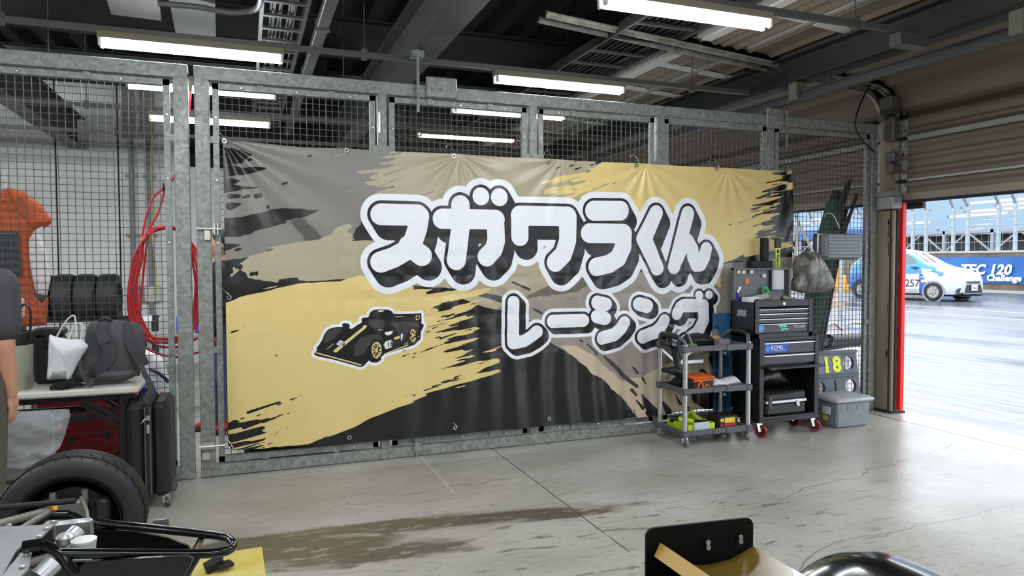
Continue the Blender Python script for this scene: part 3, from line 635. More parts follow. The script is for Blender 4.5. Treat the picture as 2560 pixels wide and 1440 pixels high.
S.field(np.minimum(FB-.078, FS-.052), WH, H*10)
S.field(np.minimum(FB-.025, FS-.022), K, H*12)
S.field(np.minimum(strokes(BIG), strokes(SML)), WH, H*14)
# printed race car with number plates (pixels of an enlarged crop)
def cr(ps): return [(760+x/8, 750+y/8) for x, y in ps]
body = sd_poly(cr(sm([(200, 1060), (260, 1000), (245, 960), (300, 890), (370, 780), (400, 690), (470, 600), (560, 555), (700, 540), (770, 540), (760, 490), (790, 465), (880, 470), (915, 510), (905, 560), (960, 570), (1060, 500), (1150, 450), (1145, 385), (1180, 355), (1280, 340), (1310, 260), (1380, 200), (1500, 185), (1680, 195), (1760, 230), (1790, 272), (2000, 278), (2280, 270), (2340, 268), (2352, 420), (2340, 465), (2395, 495), (2370, 570), (2340, 640), (2330, 780), (2280, 830), (2200, 900), (2120, 925), (1590, 1100), (1540, 1190), (1450, 1248), (1340, 1240), (1290, 1215), (1160, 1335), (1000, 1305), (600, 1195), (300, 1130), (205, 1090)])))
S.field(body-.022, WH, H*8); S.field(body, K, H*9)
cp = lambda *ps: sd_poly(cr(ps))
u = lambda *fs: np.minimum.reduce(list(fs))
S.field(u(cp((400, 700), (480, 610), (600, 565), (720, 560), (760, 600), (560, 800), (420, 860)), cp((1010, 900), (1120, 760), (1300, 690), (1500, 690), (1580, 790), (1380, 800), (1260, 960), (1180, 1090), (1000, 1120)), cp((1290, 380), (1600, 400), (1600, 560), (1400, 570), (1290, 500)), cp((1700, 470), (1850, 560), (1930, 760), (1950, 900), (2080, 640), (2200, 520), (2330, 560), (2300, 480), (2000, 420))), DG, H*10)
S.field(u(cp((575, 1020), (1150, 560), (1250, 545), (640, 1055)), cp((1165, 560), (1180, 505), (1280, 505), (1220, 555)), cp((1450, 235), (1510, 200), (1620, 205), (1560, 240)), cp((440, 985), (610, 850), (612, 870), (440, 1003)), cp((220, 1035), (1160, 1290), (1140, 1315), (220, 1060)), cp((1795, 800), (1800, 745), (1920, 710), (1918, 765)), cp((1590, 1075), (2090, 880), (2090, 905), (1590, 1098)), cp((1590, 870), (1780, 810), (1785, 880), (1590, 940)), cp((1790, 335), (2040, 312), (2040, 325), (1790, 348)), cp((2015, 870), (2090, 830), (2090, 850), (2015, 890)), cp((2270, 740), (2310, 715), (2310, 730), (2270, 760)), cp((1465, 590), (1590, 588), (1590, 605), (1465, 610)), cp((2230, 315), (2315, 300), (2320, 385), (2240, 400))), PG, H*11)
S.field(u(cp((2245, 325), (2302, 314), (2306, 375), (2252, 386)), cp((1310, 920), (1420, 770), (1520, 800), (1580, 950), (1520, 1150), (1420, 1220), (1330, 1120)), cp((2100, 680), (2170, 560), (2240, 580), (2260, 700), (2200, 860), (2120, 880))), K, H*12)
def ring(cx, cy, ax, ay, ri, spokes):
    c = np.array(XZ(cr([(cx, cy)])[0])); q = np.array(XZ(cr([(cx+ax, cy)])[0])); t = np.array(XZ(cr([(cx, cy-ay)])[0]))
    X_, Z_ = (GX-c[0])/(q[0]-c[0]), (GZ-c[1])/(t[1]-c[1]); r = np.hypot(X_, Z_); an = np.arctan2(Z_, X_)
    sp = np.abs(np.sin(an*spokes/2)); f = np.maximum(r-1, -np.minimum(np.minimum(r-ri, 0)+0, 9))
    f = np.where(r > ri, np.where(r < 1, -.1, .1), np.where((sp < .5) | (r < .3), -.1, .1)); return np.where(r > 1.2, 1, f)
S.field(u(ring(1445, 995, 100, 165, .82, 9), ring(2180, 708, 65, 130, .82, 9)), PG, H*13)
S.field(u(cp((640, 885), (715, 800), (842, 845), (765, 940)), cp((1612, 830), (1750, 795), (1755, 940), (1620, 985)), cp((1605, 640), (1780, 615), (1740, 690), (1680, 705), (1620, 690)), cp((1935, 680), (1980, 670), (1960, 790), (1935, 820))), WH, H*12)
part_b = thing('banner', 'large printed vinyl banner with white bubble lettering hung on the mesh partition', 'banner', (2.8, BY, 1.3))
vv = np.concatenate(S.v); sb = MB(); sb.v = [V(p) for p in vv]; sb.f = S.f; sb.mi = S.mi
# the 18 plates in type
nb = MB()
def onb(px): q = at(px[0], px[1], 1, BY); return V((q.x, BY-.012-float(wrinkle(np.array([q.x]), np.array([q.z]))[0]), q.z))
for (c, uu, s) in (((683, 910), (806, 940), .055), ((1640, 945), (1745, 918), .062)):
    a, q = onb(cr([c])[0]), onb(cr([uu])[0]); d = (q-a); text_mb(nb, '18', a, d, V((-d.z*.3, 0, 1)), s, d=-.001 if False else 0)
o_ = len(sb.v); sb.v += nb.v; sb.f += [[i+o_ for i in f] for f in nb.f]; sb.mi += [K]*len(nb.f)
part(sb, 'printed_sheet', BM, part_b, ang=60)
EY = [(561, 352), (866, 376), (1134, 390), (1371, 404), (1588, 414), (1789, 422), (1973, 425), (573, 744), (578, 1120), (873, 1093), (1136, 1068), (1372, 1046), (1584, 1028)]
CHR = M('bright zinc', (214, 214, 210), .25, .9)
for e in EY:
    q = onb(e); part(MB().lathe([(.008, .004), (.010, 0), (.017, 0), (.019, .006)], (q.x, q.y-.004, q.z), (0, 1, 0), 14), 'eyelet', CHR, part_b)
def hook(px0, label, dx=.0, top=(.0, .075)):
    q = onb(px0); zb = q.z; y0 = q.y-.008
    p = caps([(q.x-.012, y0+.01, zb+.014), (q.x-.01, y0-.004, zb-.004), (q.x+.004, y0-.008, zb-.008), (q.x+.012, y0-.004, zb+.012), (q.x+.004+dx*.4, y0+.004, zb+.04), (q.x+dx, -.006, zb+.085), (q.x+dx-.004, .02, zb+.105), (q.x+dx-.02, .042, zb+.10), (q.x+dx-.026, .05, zb+.075)], 4)
    solo(MB().tube(p, .0022, 6), 'hook', CHR, label, 'hook', 'steel hooks along the banner')
hook((561, 352), 'steel hook at the top left corner of the banner', -.05)
hook((1134, 390), 'steel hook above the second bubble letter of the banner', -.01)
hook((1371, 404), 'steel hook on the banner top above the third bubble letter', .03)
hook((1588, 414), 'steel hook on the gold banner top right of the brush stroke', .03)
hook((1789, 422), 'steel hook on the gold banner top beneath the steel jamb', .02)
hook((1973, 425), 'steel hook at the top right corner of the banner', .05)
hook((573, 744), 'steel hook halfway down the left edge of the banner', -.06)
hook((578, 1120), 'steel hook at the bottom left corner of the banner', -.03)
hook((1136, 1068), 'steel hook on the black bottom edge of the banner', -.04)
# ---------------------------------------------------------------- fluorescent lamps
TB = M('fluorescent tube', (244, 250, 255), .4, emit=TUBE); HOUS = M('lamp housing', (120, 114, 96), .45); SOCK = M('lamp socket', (220, 218, 208), .5); RAIL = M('lighting rail', (84, 84, 80), .5, .3)
def lamp(x, y, z, label, refl=False):
    r = thing('fluorescent_lamp', label, 'lamp', (x, y, z), 'twin tube lamps hung in rows under the roof')
    h = MB(); h.prism([(-.055, .035), (.055, .035), (.045, .085), (-.045, .085)], (x-.02, y, z), (0, 1, 0), (0, 0, 1), (1.25, 0, 0))
    if refl: h.prism([(-.12, .0), (-.115, .0), (-.05, .045), (.05, .045), (.115, 0), (.12, 0), (.055, .055), (-.055, .055)], (x-.02, y, z), (0, 1, 0), (0, 0, 1), (1.25, 0, 0))
    for s in (-1, 1): part(MB().cyl((x+.015, y+s*.036, z), (x+1.195, y+s*.036, z), .0155, 12), 'tube', TB, r)
    h.mat(1)
    for e in (x-.015, x+1.2):
        for s in (-1, 1): h.bb((e, y+s*.036-.017, z-.02), (e+.025, y+s*.036+.017, z+.045), .006)
    part(h, 'housing', [HOUS, SOCK], r)
    return r
rows = [(.11, 'over the partition'), (1.39, 'behind the partition'), (2.92, 'deep in the next bay'), (-1.82, 'over the near bay'), (-3.4, 'unseen above the camera, added as fill'), (-5.2, 'unseen behind the camera, added as fill'), (-7.2, 'unseen far back, added as fill'), (4.6, 'close to the back wall')]  # rows above and behind the camera are unseen, added to light the interior
for y, where in rows:
    mb = MB().bb((-6.0, y-.02, 3.235), (5.0 if y > -1 else 4.95, y+.02, 3.275))
    for xx in (-3.9, -1.2, 1.25, 4.35): mb.cyl((xx, y, 3.27), (xx, y, 4.65), .005, 6).bb((xx-.02, y-.026, 3.215), (xx+.02, y+.026, 3.3))
    if y == -1.82: mb.bb((4.72, y-.05, 3.14), (5.0, y+.05, 3.235), .006)
    solo(mb, 'lighting_rail', RAIL, 'thin suspended steel rail carrying the lamps '+where, 'rail')
    for x, side in ((-6.4, 'leftmost'), (-3.5, 'left'), (-.6, 'middle'), (2.37, 'right')):
        if (y, x) in ((4.6, -.6), (4.6, 2.37), (4.6, -3.5), (4.6, -6.4)): continue
        lamp(x, y, 3.148, '%s twin tube lamp in the row hanging %s' % (side, where), refl=(y in (1.39, 2.92) and x > 0))
# ---------------------------------------------------------------- overhead sectional doors, tracks, jamb
DS = M('door steel', (120, 108, 95), .5, var=.05, scale=2, stretch=(1, .15, 3)); DF = M('door frame galv', (168, 168, 162), .45, .3); DRUB = M('door seal', (40, 42, 52), .8)
TAN = M('faded beige paint', (168, 158, 138), .6, rgb2=(132, 122, 104), scale=5, stretch=(1, 1, .25)); RUST = M('rust patch', (92, 74, 60), .9); RED = M('red paint', (232, 36, 40), .45)
def track_z(x): return 3.459+.08*(6.33-x)
def door_path():
    P = []; z = 2.235
    while z < 3.06: P.append((XD, z)); z += .0275
    for k in range(1, 9): a = (pi/2-math.atan(.08))*k/8; P.append((XD-.40*(1-cos(a)), 3.06+.40*sin(a)))
    x0, z0 = P[-1]
    for k in range(1, 46): P.append((x0-.05*k, z0+.004*k))
    return P
DP = door_path()
def door(n, y0, y1, label):
    root = bpy.data.objects.new('door_%d' % n, None); COL.objects.link(root); root['kind'] = 'structure'; root['label'] = label; ORG[root.name] = V((XD, (y0+y1)/2, 2.2)); root.location = ORG[root.name]
    prof = []; acc = 0; last = DP[0]
    for i, (x, z) in enumerate(DP):
        acc += math.hypot(x-last[0], z-last[1]); last = (x, z)
        k = acc % .137; d = .024 if k < .045 else .0
        a, b = DP[max(i-1, 0)], DP[min(i+1, len(DP)-1)]; t = V((b[0]-a[0], 0, b[1]-a[1])).normalized(); nrm = V((-t.z, 0, t.x))
        prof.append(V((x, 0, z))+nrm*d)
    mb = MB(); mb.grid([[p+V((0, y0, 0)) for p in prof], [p+V((0, y1, 0)) for p in prof]])
    mb.grid([[p+V((.03, y0, .03)) for p in prof], [p+V((.03, y1, .03)) for p in prof]])
    part(mb, 'door_leaf', DS, root, ang=20)
    b = MB(); b.bb((XD-.025, y0, 2.222), (XD+.03, y1, 2.30), .004).mat(1).bb((XD-.02, y0, 2.195), (XD+.02, y1, 2.224))
    part(b, 'bottom_rail', [M('door edge', (150, 140, 124), .5), DRUB], root)
    s = MB(); s.bb((XD-.05, y0+.1, 2.83), (XD-.012, y1-.1, 2.885), .004).bb((XD-.03, y0+.1, 2.42), (XD-.01, y1-.1, 2.44))
    part(s, 'stiffener', DF, root)
    h = MB()
    for sx in (4.2, 4.75, 5.3, 5.85): zt = track_z(sx); h.beam((sx, y0+.1, zt-.0), (sx, y1-.1, zt), .055, .045, b=.003)
    h.mat(1).beam((4.27, y0+.1, track_z(4.2)-.03), (4.27, y1-.1, track_z(4.2)-.03), .1, .02)
    part(h, 'section_ribs', [DF, M('pale door end', (206, 204, 200), .5)], root)
    h = MB(); yy = y0+.5
    while yy < y1:
        for a, q in ((4.25, 4.72), (4.8, 5.27), (5.35, 5.82)): h.beam((a, yy, track_z(a)-.012), (q, yy, track_z(q)-.012), .10, .02)
        yy += .92
    part(h, 'cross_braces', M('pale door end', (206, 204, 200), .5), root)
    for yy in (y0+.03, (y0+y1)/2, y1-.03):
        p = MB(); p.bb((XD-.022, yy-.045, 2.24), (XD-.008, yy+.045, 3.06))
        for z in (2.5, 2.7, 2.78, 2.95, 3.0): p.mat(1).cyl((XD-.024, yy, z), (XD-.02, yy, z), .016, 8)
        for z in (2.42, 2.86, 3.08): p.mat(0).prism([(0, -.11), (.035, 0), (0, .11), (-.035, 0)], (XD-.03, yy, z), (0, 1, 0), (0, 0, 1), (.01, 0, 0)).mat(1).cyl((XD-.045, yy-.05, z), (XD-.045, yy+.05, z), .02, 8)
        part(p, 'stile', [DF, M('hinge hole', (30, 30, 30), .8)], root)
    for yy, sg in ((y0-.05, 1), (y1+.045, -1)):
        tr = MB(); path = [(XD-.055, yy, 2.1), (XD-.055, yy, 3.06)]+[(XD-.055-.34*(1-cos(a)), yy, 3.06+.34*sin(a)) for a in [rad(85)*k/10 for k in range(1, 11)]]
        e = path[-1]; path.append((2.75, yy, e[2]+.08*(e[0]-2.75)))
        for a, q in zip(path, path[1:]): tr.beam(a, q, .014, .055, (0, 1, 0) if False else (1, 0, .3))
        for a, q in zip(path, path[1:]): tr.beam(V(a)+V((0, sg*.03, 0)), V(q)+V((0, sg*.03, 0)), .05, .01, (1, 0, .3))
        part(tr, 'door_track', M('worn track', (176, 172, 160), .4, .4, rgb2=(110, 106, 98), scale=9), root)
    return root
door(1, -6.1, -.12, 'brown ribbed overhead door half raised over the opening at right')
door(2, .12, 6.1, 'brown ribbed overhead door of the next bay seen through the mesh')
door(3, 6.7, 12.8, 'brown ribbed overhead door of the farthest bay')
door(4, -12, -6.6, 'brown ribbed overhead door behind the camera')
def jamb(y, n):
    r = bpy.data.objects.new('trim_%d' % n, None); COL.objects.link(r); r['kind'] = 'structure'; r['label'] = 'worn beige steel door jamb with a red outer edge'; ORG[r.name] = V((6.74, y, 0)); r.location = (6.74, y, 0)
    b = MB(); b.bb((6.625, y-.19, .02), (6.70, y+.19, 2.12), .004).bb((6.70, y-.07, .02), (6.78, y+.07, 3.3)).mat(1).bb((6.885, y-.3, 2.14), (6.93, y+.3, 3.05)).bb((6.885, y-.9, 3.05), (6.93, y+.9, 3.64))
    b.cyl((6.635, y-.15, .03), (6.635, y-.15, 2.12), .016, 8).cyl((6.66, y-.195, .03), (6.66, y-.195, 2.12), .013, 8)
    b.bb((6.60, y-.21, 0), (6.80, y+.21, .02))
    part(b, 'jamb', [TAN, dk], r)
    k = MB()
    for i in range(46):
        z = RND.uniform(.1, 2.05)**1.0; w_, h_ = RND.uniform(.006, .02), RND.uniform(.02, .12); x_ = 6.70-w_-abs(RND.gauss(0, .012)); k.add([(x_, y-.1915, z), (x_+w_*.7, y-.1915, z-h_*.1), (x_+w_, y-.1915, z+h_*.6), (x_+w_*.6, y-.1915, z+h_), (x_+w_*.2, y-.1915, z+h_*.5)], [(0, 1, 2, 3, 4)])
    for i in range(8):
        z = RND.uniform(.2, 2.0); k.bb((6.6235, y-.13, z), (6.626, y-.13+RND.uniform(.008, .02), z+RND.uniform(.03, .1)))
    part(k, 'rust', RUST, r)
    part(MB().bb((6.695, y-.235, .03), (6.745, y-.185, 2.2), .004).bb((6.695, y+.185, .03), (6.745, y+.235, 2.2), .004), 'red_edge', RED, r)
    g = MB(); g.bb((6.56, y-.22, 2.13), (6.70, y-.02, 2.26), .01).prism([(-.02, 2.26), (.12, 2.26), (.10, 2.31), (.0, 2.31)], (6.58, y-.2, 0), (1, 0, 0), (0, 0, 1), (0, .2, 0))
    for yy in (-.18, -.12, -.06):
        for z in (2.16, 2.23): g.lathe([(0, -.008), (.008, -.006), (.009, 0)], (6.56, y+yy, z), (1, 0, 0), 8)
    part(g, 'corner_bracket', M('dull bracket', (150, 152, 150), .5, .3), r)
    return r
j0 = jamb(0, 3); jamb(6.4, 4); jamb(-6.35, 5)
b = MB(); b.bb((6.6, -.19, 2.62), (6.68, -.08, 2.72), .01).bb((6.6, -.18, 2.84), (6.66, -.06, 3.1), .01).bb((6.58, -.17, 3.12), (6.72, -.02, 3.3), .01).cyl((6.60, -.14, 2.56), (6.70, -.14, 2.56), .05, 12)
solo(b, 'door_roller_gear', M('gear grey', (96, 92, 86), .5, .3), 'dark roller gear on the jamb beside the raised door', 'door gear')
solo(MB().tube(caps([(6.40, -.09, 3.44), (6.2, -.14, 3.2), (6.15, -.12, 2.98), (6.3, -.07, 2.84), (6.53, -.012, 2.74)], 6), .009, 6), 'black_cable', M('black rubber', (22, 22, 24), .6), 'black cable looping down to the right partition post', 'cable')
# rail under the charcoal beam
r_ = MB(); r_.bb((5.17, -12, 3.09), (5.23, 13, 3.155)).bb((5.15, -12, 3.155), (5.25, 13, 3.165))
rt = struct(r_, 'trim_6', M('track charcoal', (56, 58, 60), .5, .2), 'grey rail under the charcoal beam')
br = MB()
for yy in (-2.4, -.35, 1.9, 4, 6): br.bb((5.13, yy-.05, 3.10), (5.27, yy+.05, 3.262), .006)
part(br, 'rail_clamps', M('olive clamp', (108, 106, 92), .5), rt)
# ---------------------------------------------------------------- ceiling fittings
LD = M('cable ladder', (60, 58, 55), .5, .3); CB = M('dark cable', (34, 34, 36), .6)
def ladder(x0, x1, y0, y1, z, label, st=.42):
    r = thing('cable_ladder', label, 'cable ladder', ((x0+x1)/2, y0, z))
    part(MB().bb((x0, y0, z), (x0+.03, y1, z+.09)).bb((x1-.03, y0, z), (x1, y1, z+.09)), 'side_rails', LD, r)
    y = y0+.1
    while y < y1: part(MB().bb((x0+.03, y, z+.01), (x1-.03, y+.045, z+.03)), 'rung', LD, r); y += st
    c = MB(); 
    for k in range(9):
        xx = x0+.08+(x1-x0-.16)*k/8; c.tube([(xx+RND.uniform(-.02, .02), y0+(y1-y0)*i/10, z+.045+RND.uniform(0, .015)) for i in range(11)], .011, 5)
    part(c, 'cables', CB, r)
    for y in (y0+.8, y1-.8):
        h = MB().bb((x0-.03, y, z-.03), (x1+.03, y+.04, z)); [h.cyl((xx, y+.02, z), (xx, y+.02, 4.65), .006, 6) for xx in (x0-.02, x1+.02)]; part(h, 'hanger', LD, r)
    return r
ladder(3.42, 4.08, -3, 6, 3.60, 'wide cable ladder beside the raised door of the next bay')
ladder(.47, .84, -3, 5.5, 3.60, 'narrow cable ladder hanging over the left end of the banner', .34)
solo(MB().bb((.93, -8, 3.58), (1.03, 6, 3.66), .006).bb((.92, .6, 3.57), (1.04, .66, 3.67)).bb((.92, 2.2, 3.57), (1.04, 2.26, 3.67)), 'wiring_duct', M('grey duct', (74, 74, 74), .5), 'slim grey wiring duct between the cable ladder and the crossing beam', 'duct')
solo(MB().bb((-7, 3.45, 3.9), (5, 3.49, 3.94)), 'conduit', LD, 'thin dark conduit deep under the roof', 'conduit')
for k, (pts, lb) in enumerate((([(258, -30), (278, 36), (403, 52), (395, -30)], 'pale grey board hanging under the roof at the upper left'), ([(418, -20), (440, 86), (540, 104), (538, 10)], 'dim grey board under the roof right of the pale one'))):
    q = [at(x, y, 2, 3.75) for x, y in pts]; mb = MB(); mb.add(q+[p+V((0, 0, .03)) for p in q], [(0, 1, 2, 3), (7, 6, 5, 4)]+[(i, i+4, (i+1) % 4+4, (i+1) % 4) for i in range(4)])
    c = sum(q, V())/4; mb.cyl(c+V((0, 0, .03)), c+V((0, 0, .9)), .01, 6)
    solo(mb, 'hanging_board', M('board %d' % k, (104, 102, 99) if k == 0 else (58, 57, 56), .7), lb, 'board')
q = [at(x, y, 2, 3.5) for x, y in ((395, 8), (500, 18), (560, 30), (610, 30), (645, 18), (655, -20))]
solo(MB().tube(caps(q, 5), .022, 8), 'conduit', M('grey conduit', (88, 88, 90), .45), 'bent grey conduit at the top left of the picture', 'conduit')
# pipes and sockets on the back wall
PIP = M('wall pipe', (120, 122, 124), .5)
def wpipe(px, lb):
    q = at(px, 420, 1, YB-.06); q2 = at(px, 345, 1, YB-.06)
    r = thing('wall_conduit', lb, 'conduit', (q.x, YB-.05, .8)); part(MB().cyl((q.x, YB-.05, .8), (q.x, YB-.05, q2.z), .035, 10), 'pipe', PIP, r)
    part(MB().bb((q.x-.09, YB-.12, q2.z), (q.x+.09, YB-.01, q2.z+.9), .006), 'junction_box', M('box grey', (130, 128, 122), .5), r)
    for z in (1.2, 2.0, 2.9): part(MB().bb((q.x-.09, YB-.06, z), (q.x+.09, YB-.005, z+.04)), 'clip', PIP, r)
    return q
wpipe(328, 'left wall conduit with a box at its top, behind the mesh'); qq = wpipe(372, 'right wall conduit with a box at its top, behind the mesh')
solo(MB().tube(caps([at(378, 285, 1, YB-.15), at(385, 330, 1, YB-.15), at(377, 362, 1, YB-.13), at(379, 480, 1, YB-.13), at(382, 600, 1, YB-.13), at(392, 690, 1, YB-.13), at(385, 735, 1, YB-.13)], 5), .011, 6), 'yellow_wire', M('yellow wire', (196, 190, 96), .5), 'thin yellow wire running down the right wall conduit', 'wire')
for px, lb in ((342, 'grey socket box low on the back wall'), (382, 'pale socket box low on the back wall right of the hose')):
    q = at(px, 735, 1, YB-.04); solo(MB().bb((q.x-.11, YB-.1, q.z-.12), (q.x+.11, YB-.002, q.z+.12), .01).bb((q.x-.05, YB-.115, q.z-.06), (q.x+.05, YB-.1, q.z+.05), .004), 'socket_box', M('socket %d' % px, (120, 118, 112) if px == 342 else (186, 184, 176), .5), lb, 'socket box')
# ---------------------------------------------------------------- service trolley and what lies on it
def caster(root, x, y, r, mw, fork, ang=0, name='caster', wd=.024, zt=None):
    f = MB(); R = rotz(ang); q = lambda a, b, c: V((x, y, 0))+R @ V((a, b, c)); zt = zt or r*2.35
    f.cyl(q(0, 0, zt-.012), q(0, 0, zt), r*.55, 10); 
    for s in (-1, 1): f.beam(q(0, s*(wd*.5+.005), zt-.01), q(r*.35, s*(wd*.5+.005), r), .004, r*.7, (1, 0, 0))
    p = part(f, name, fork, root); w_ = MB(); c = q(r*.35, -wd/2, r); ax = R @ V((0, 1, 0)); w_.lathe([(r*.66, 0), (r*.93, 0), (r, wd*.2), (r, wd*.8), (r*.93, wd), (r*.66, wd)], c, ax, 20); w_.mat(1).lathe([(0, wd*.1), (r*.66, .0), (r*.66, wd), (0, wd*.9)], c, ax, 14)
    part(w_, 'wheel', [mw, BLK if mw.name.startswith('red') else GRYP], p); return p
TX0, TX1, TY0, TY1 = 3.838, 4.50, -.55, -.16
tr = thing('service_trolley', 'folding black and silver three shelf trolley in front of the banner', 'trolley', ((TX0+TX1)/2, (TY0+TY1)/2, 0))
TRB = M('trolley plastic', (88, 91, 96), .42)
for x in (TX0, TX1):
    for y in (TY0, TY1): part(MB().cyl((x, y, .13), (x, y, .885), .021, 12), 'pole', ALU, tr)
for z in (.845, .482, .116):
    s = MB(); s.bb((TX0, TY0, z-.022), (TX1, TY1, z-.014))
    for y in (TY0, TY1):
        s.bb((TX0, y-.012, z-.026), (TX1, y+.012, z+.02), .004); s.bb((TX0+.28, y-.018, z-.028), (TX0+.35, y+.018, z+.01), .003); s.bb((TX0+.42, y-.02, z-.03), (TX1, y+.016, z+.024), .004); s.ball((TX0+.39, y-.02, z-.05), .016, 8)
    for x in (TX0, TX1):
        s.bb((x-.012, TY0, z-.026), (x+.012, TY1, z+.02), .004)
        for y in (TY0, TY1): s.bb((x-.03, y-.03, z-.032), (x+.03, y+.03, z+.026), .008)
    part(s, 'shelf', TRB, tr)
for x, sg in ((TX0, -1), (TX1, 1)):
    h = MB(); p = caps([(x, TY0, .87), (x+sg*.0, TY0+.01, .905), (x+sg*.03, TY0+.05, .935), (x+sg*.05, TY0+.13, .955), (x+sg*.05, TY1-.13, .955), (x+sg*.03, TY1-.05, .935), (x, TY1, .87)], 4); h.tube(p, [.017]*len(p), 10); h.mat(1).tube(p[8:-7], .023, 10)
    part(h, 'handle', [GRYP, BLK], tr)
b = MB()
for y in (TY1-.0,): b.beam((TX0+.06, y, .52), (TX0+.36, y, .80), .008, .02).beam((TX0+.02, y+.01, .80), (TX0+.34, y+.01, .53), .008, .02).bb((TX0+.2, y-.01, .655), (TX0+.46, y+.01, .685))
part(b, 'folding_brace', ALU, tr)
for x, y, a in ((TX0, TY0, -1.5), (TX1, TY0, .7), (TX0, TY1, -1.3), (TX1, TY1, .3)): caster(tr, x, y, .037, M('grey wheel', (120, 122, 124), .5), M('zinc fork', (180, 182, 184), .3, .7), a)
z1, z2, z3 = .834, .470, .105   # shelf floors
def it(mb, name, mats, label, cat, group=None, ang=40): return solo(mb, name, mats, label, cat, group, ang=ang)
# drill clipped at the left end
dr = thing('cordless_drill', 'black cordless impact driver hung upside down on the left end of the trolley', 'drill', (3.93, -.40, z2))
DG_ = M('drill green black', (22, 34, 34), .4)
d = MB(); q = lambda x, y, Y=-.42: at(x, y, 1, Y)
d.tube([q(1686, 868), q(1690, 890), q(1694, 912), q(1697, 928)], [.036, .032, .030, .04], 12)
part(d, 'grip', DG_, dr); d = MB(); d.tube([q(1668, 926), q(1680, 926), q(1690, 927), q(1702, 929)], [.022, .036, .044, .044], 14); part(d, 'motor_body', DG_, dr)
d = MB(); d.tube([q(1656, 925), q(1662, 925), q(1669, 926)], [.018, .024, .016], 12); part(d, 'chuck', BLKM, dr)
d = MB(); c = q(1673, 860); d.box(c, (.15, .09, .05), euler(0, .25, .2), .012); part(d, 'battery', BLK, dr); d = MB(); d.box(c+V((.02, -.047, 0)), (.05, .004, .03), euler(0, .25, .2)); part(d, 'battery_label', M('grey label', (120, 124, 126), .4), dr)
# top shelf
bt = thing('bottle', 'clear bottle of amber liquid at the back of the trolley top', 'bottle', (4.42, -.22, z1)); c = V((4.40, -.22, z1))
part(MB().lathe([(.0, 0), (.034, 0), (.036, .02), (.036, .085), (.014, .12), (.014, .14)], c, EZ, 16), 'glass', M('bottle glass', (235, 225, 190), .05, trans=.85, alpha=.55), bt)
part(MB().lathe([(0, .003), (.033, .003), (.034, .02), (.034, .06), (0, .06)], c, EZ, 14), 'liquid', M('amber oil', (214, 170, 60), .1), bt); part(MB().lathe([(.0365, .03), (.0367, .075)], c, EZ, 16), 'label', M('bottle label', (196, 160, 110), .5), bt)
part(MB().cyl(c+V((0, 0, .138)), c+V((0, 0, .165)), .017, 12), 'cap', BLK, bt)
it(MB().box((4.30, -.44, z1+.035), (.13, .07, .07), rotz(.1), .006).box((4.30, -.477, z1+.035), (.06, .003, .05), rotz(.1)), 'gauge_case', M('gauge grey', (112, 112, 116), .5), 'grey boxed gauge on the front right of the trolley top', 'gauge case')
bag = MB(); inflate(bag, [(-.17, 0), (-.19, .06), (-.13, .11), (-.02, .12), (.1, .09), (.17, .04), (.19, 0)], (4.16, -.30, z1), EX, EZ, NY, .09, .08, .012, .008, 40, 3, 1)
it(bag, 'tool_pouch', M('black leather', (30, 29, 28), .45), 'black leather pouch slumped on the trolley top', 'pouch')
pens = [(3.98, .01), (4.0, .012), (4.02, -.004)]
for k, (x, s) in enumerate(pens): it(MB().tube([(x, -.42, z1), (x-.05+s, -.40, z1+.13)], .006, 6), 'screwdriver', [BLK, GRYP, ALU][k], ['black screwdriver leaning at the left of the trolley top', 'grey screwdriver leaning between two others on the trolley top', 'silver screwdriver leaning nearest the black pouch'][k], 'screwdriver')
it(MB().box((3.98, -.44, z1+.02), (.09, .05, .04), rotz(.2), .005), 'bit_box', M('green box', (96, 128, 84), .5), 'small green bit box at the left of the trolley top', 'bit box')
it(MB().cyl((4.24, -.50, z1+.014), (4.30, -.49, z1+.014), .014, 10).ball((4.22, -.5, z1+.016), .018, 8), 'red_plug', M('pink red plastic', (214, 60, 84), .4), 'small pinkish red plug on the trolley top edge', 'plug')
it(MB().lathe([(0, .024), (.03, .022), (.042, .01), (.04, 0), (0, 0)], (4.42, -.49, z1), EZ, 16), 'white_puck', WHT, 'white plastic puck at the right corner of the trolley top', 'puck')
it(MB().tube(caps([(4.27, -.27, z1+.012), (4.33, -.30, z1+.05), (4.37, -.37, z1+.02), (4.32, -.42, z1+.012), (4.26, -.36, z1+.012)], 6), .006, 6), 'coiled_cable', BLK, 'black cable coiled beside the bottle on the trolley', 'cable')
it(MB().bb((3.95, -.53, z1), (4.30, -.25, z1+.006), .002), 'tool_mat', M('steel tray', (160, 162, 166), .35, .6), 'thin steel tray lying on the trolley top', 'tray')
it(MB().tube(caps([(3.90, -.22, z1), (3.90, -.22, z1+.07), (3.905, -.21, z1+.14)], 4), [.02]*8+[.022], 10).ball((3.905, -.21, z1+.15), (.03, .03, .022), 10), 'hammer', BLKM, 'black handled tool standing behind the left grip of the trolley', 'tool')
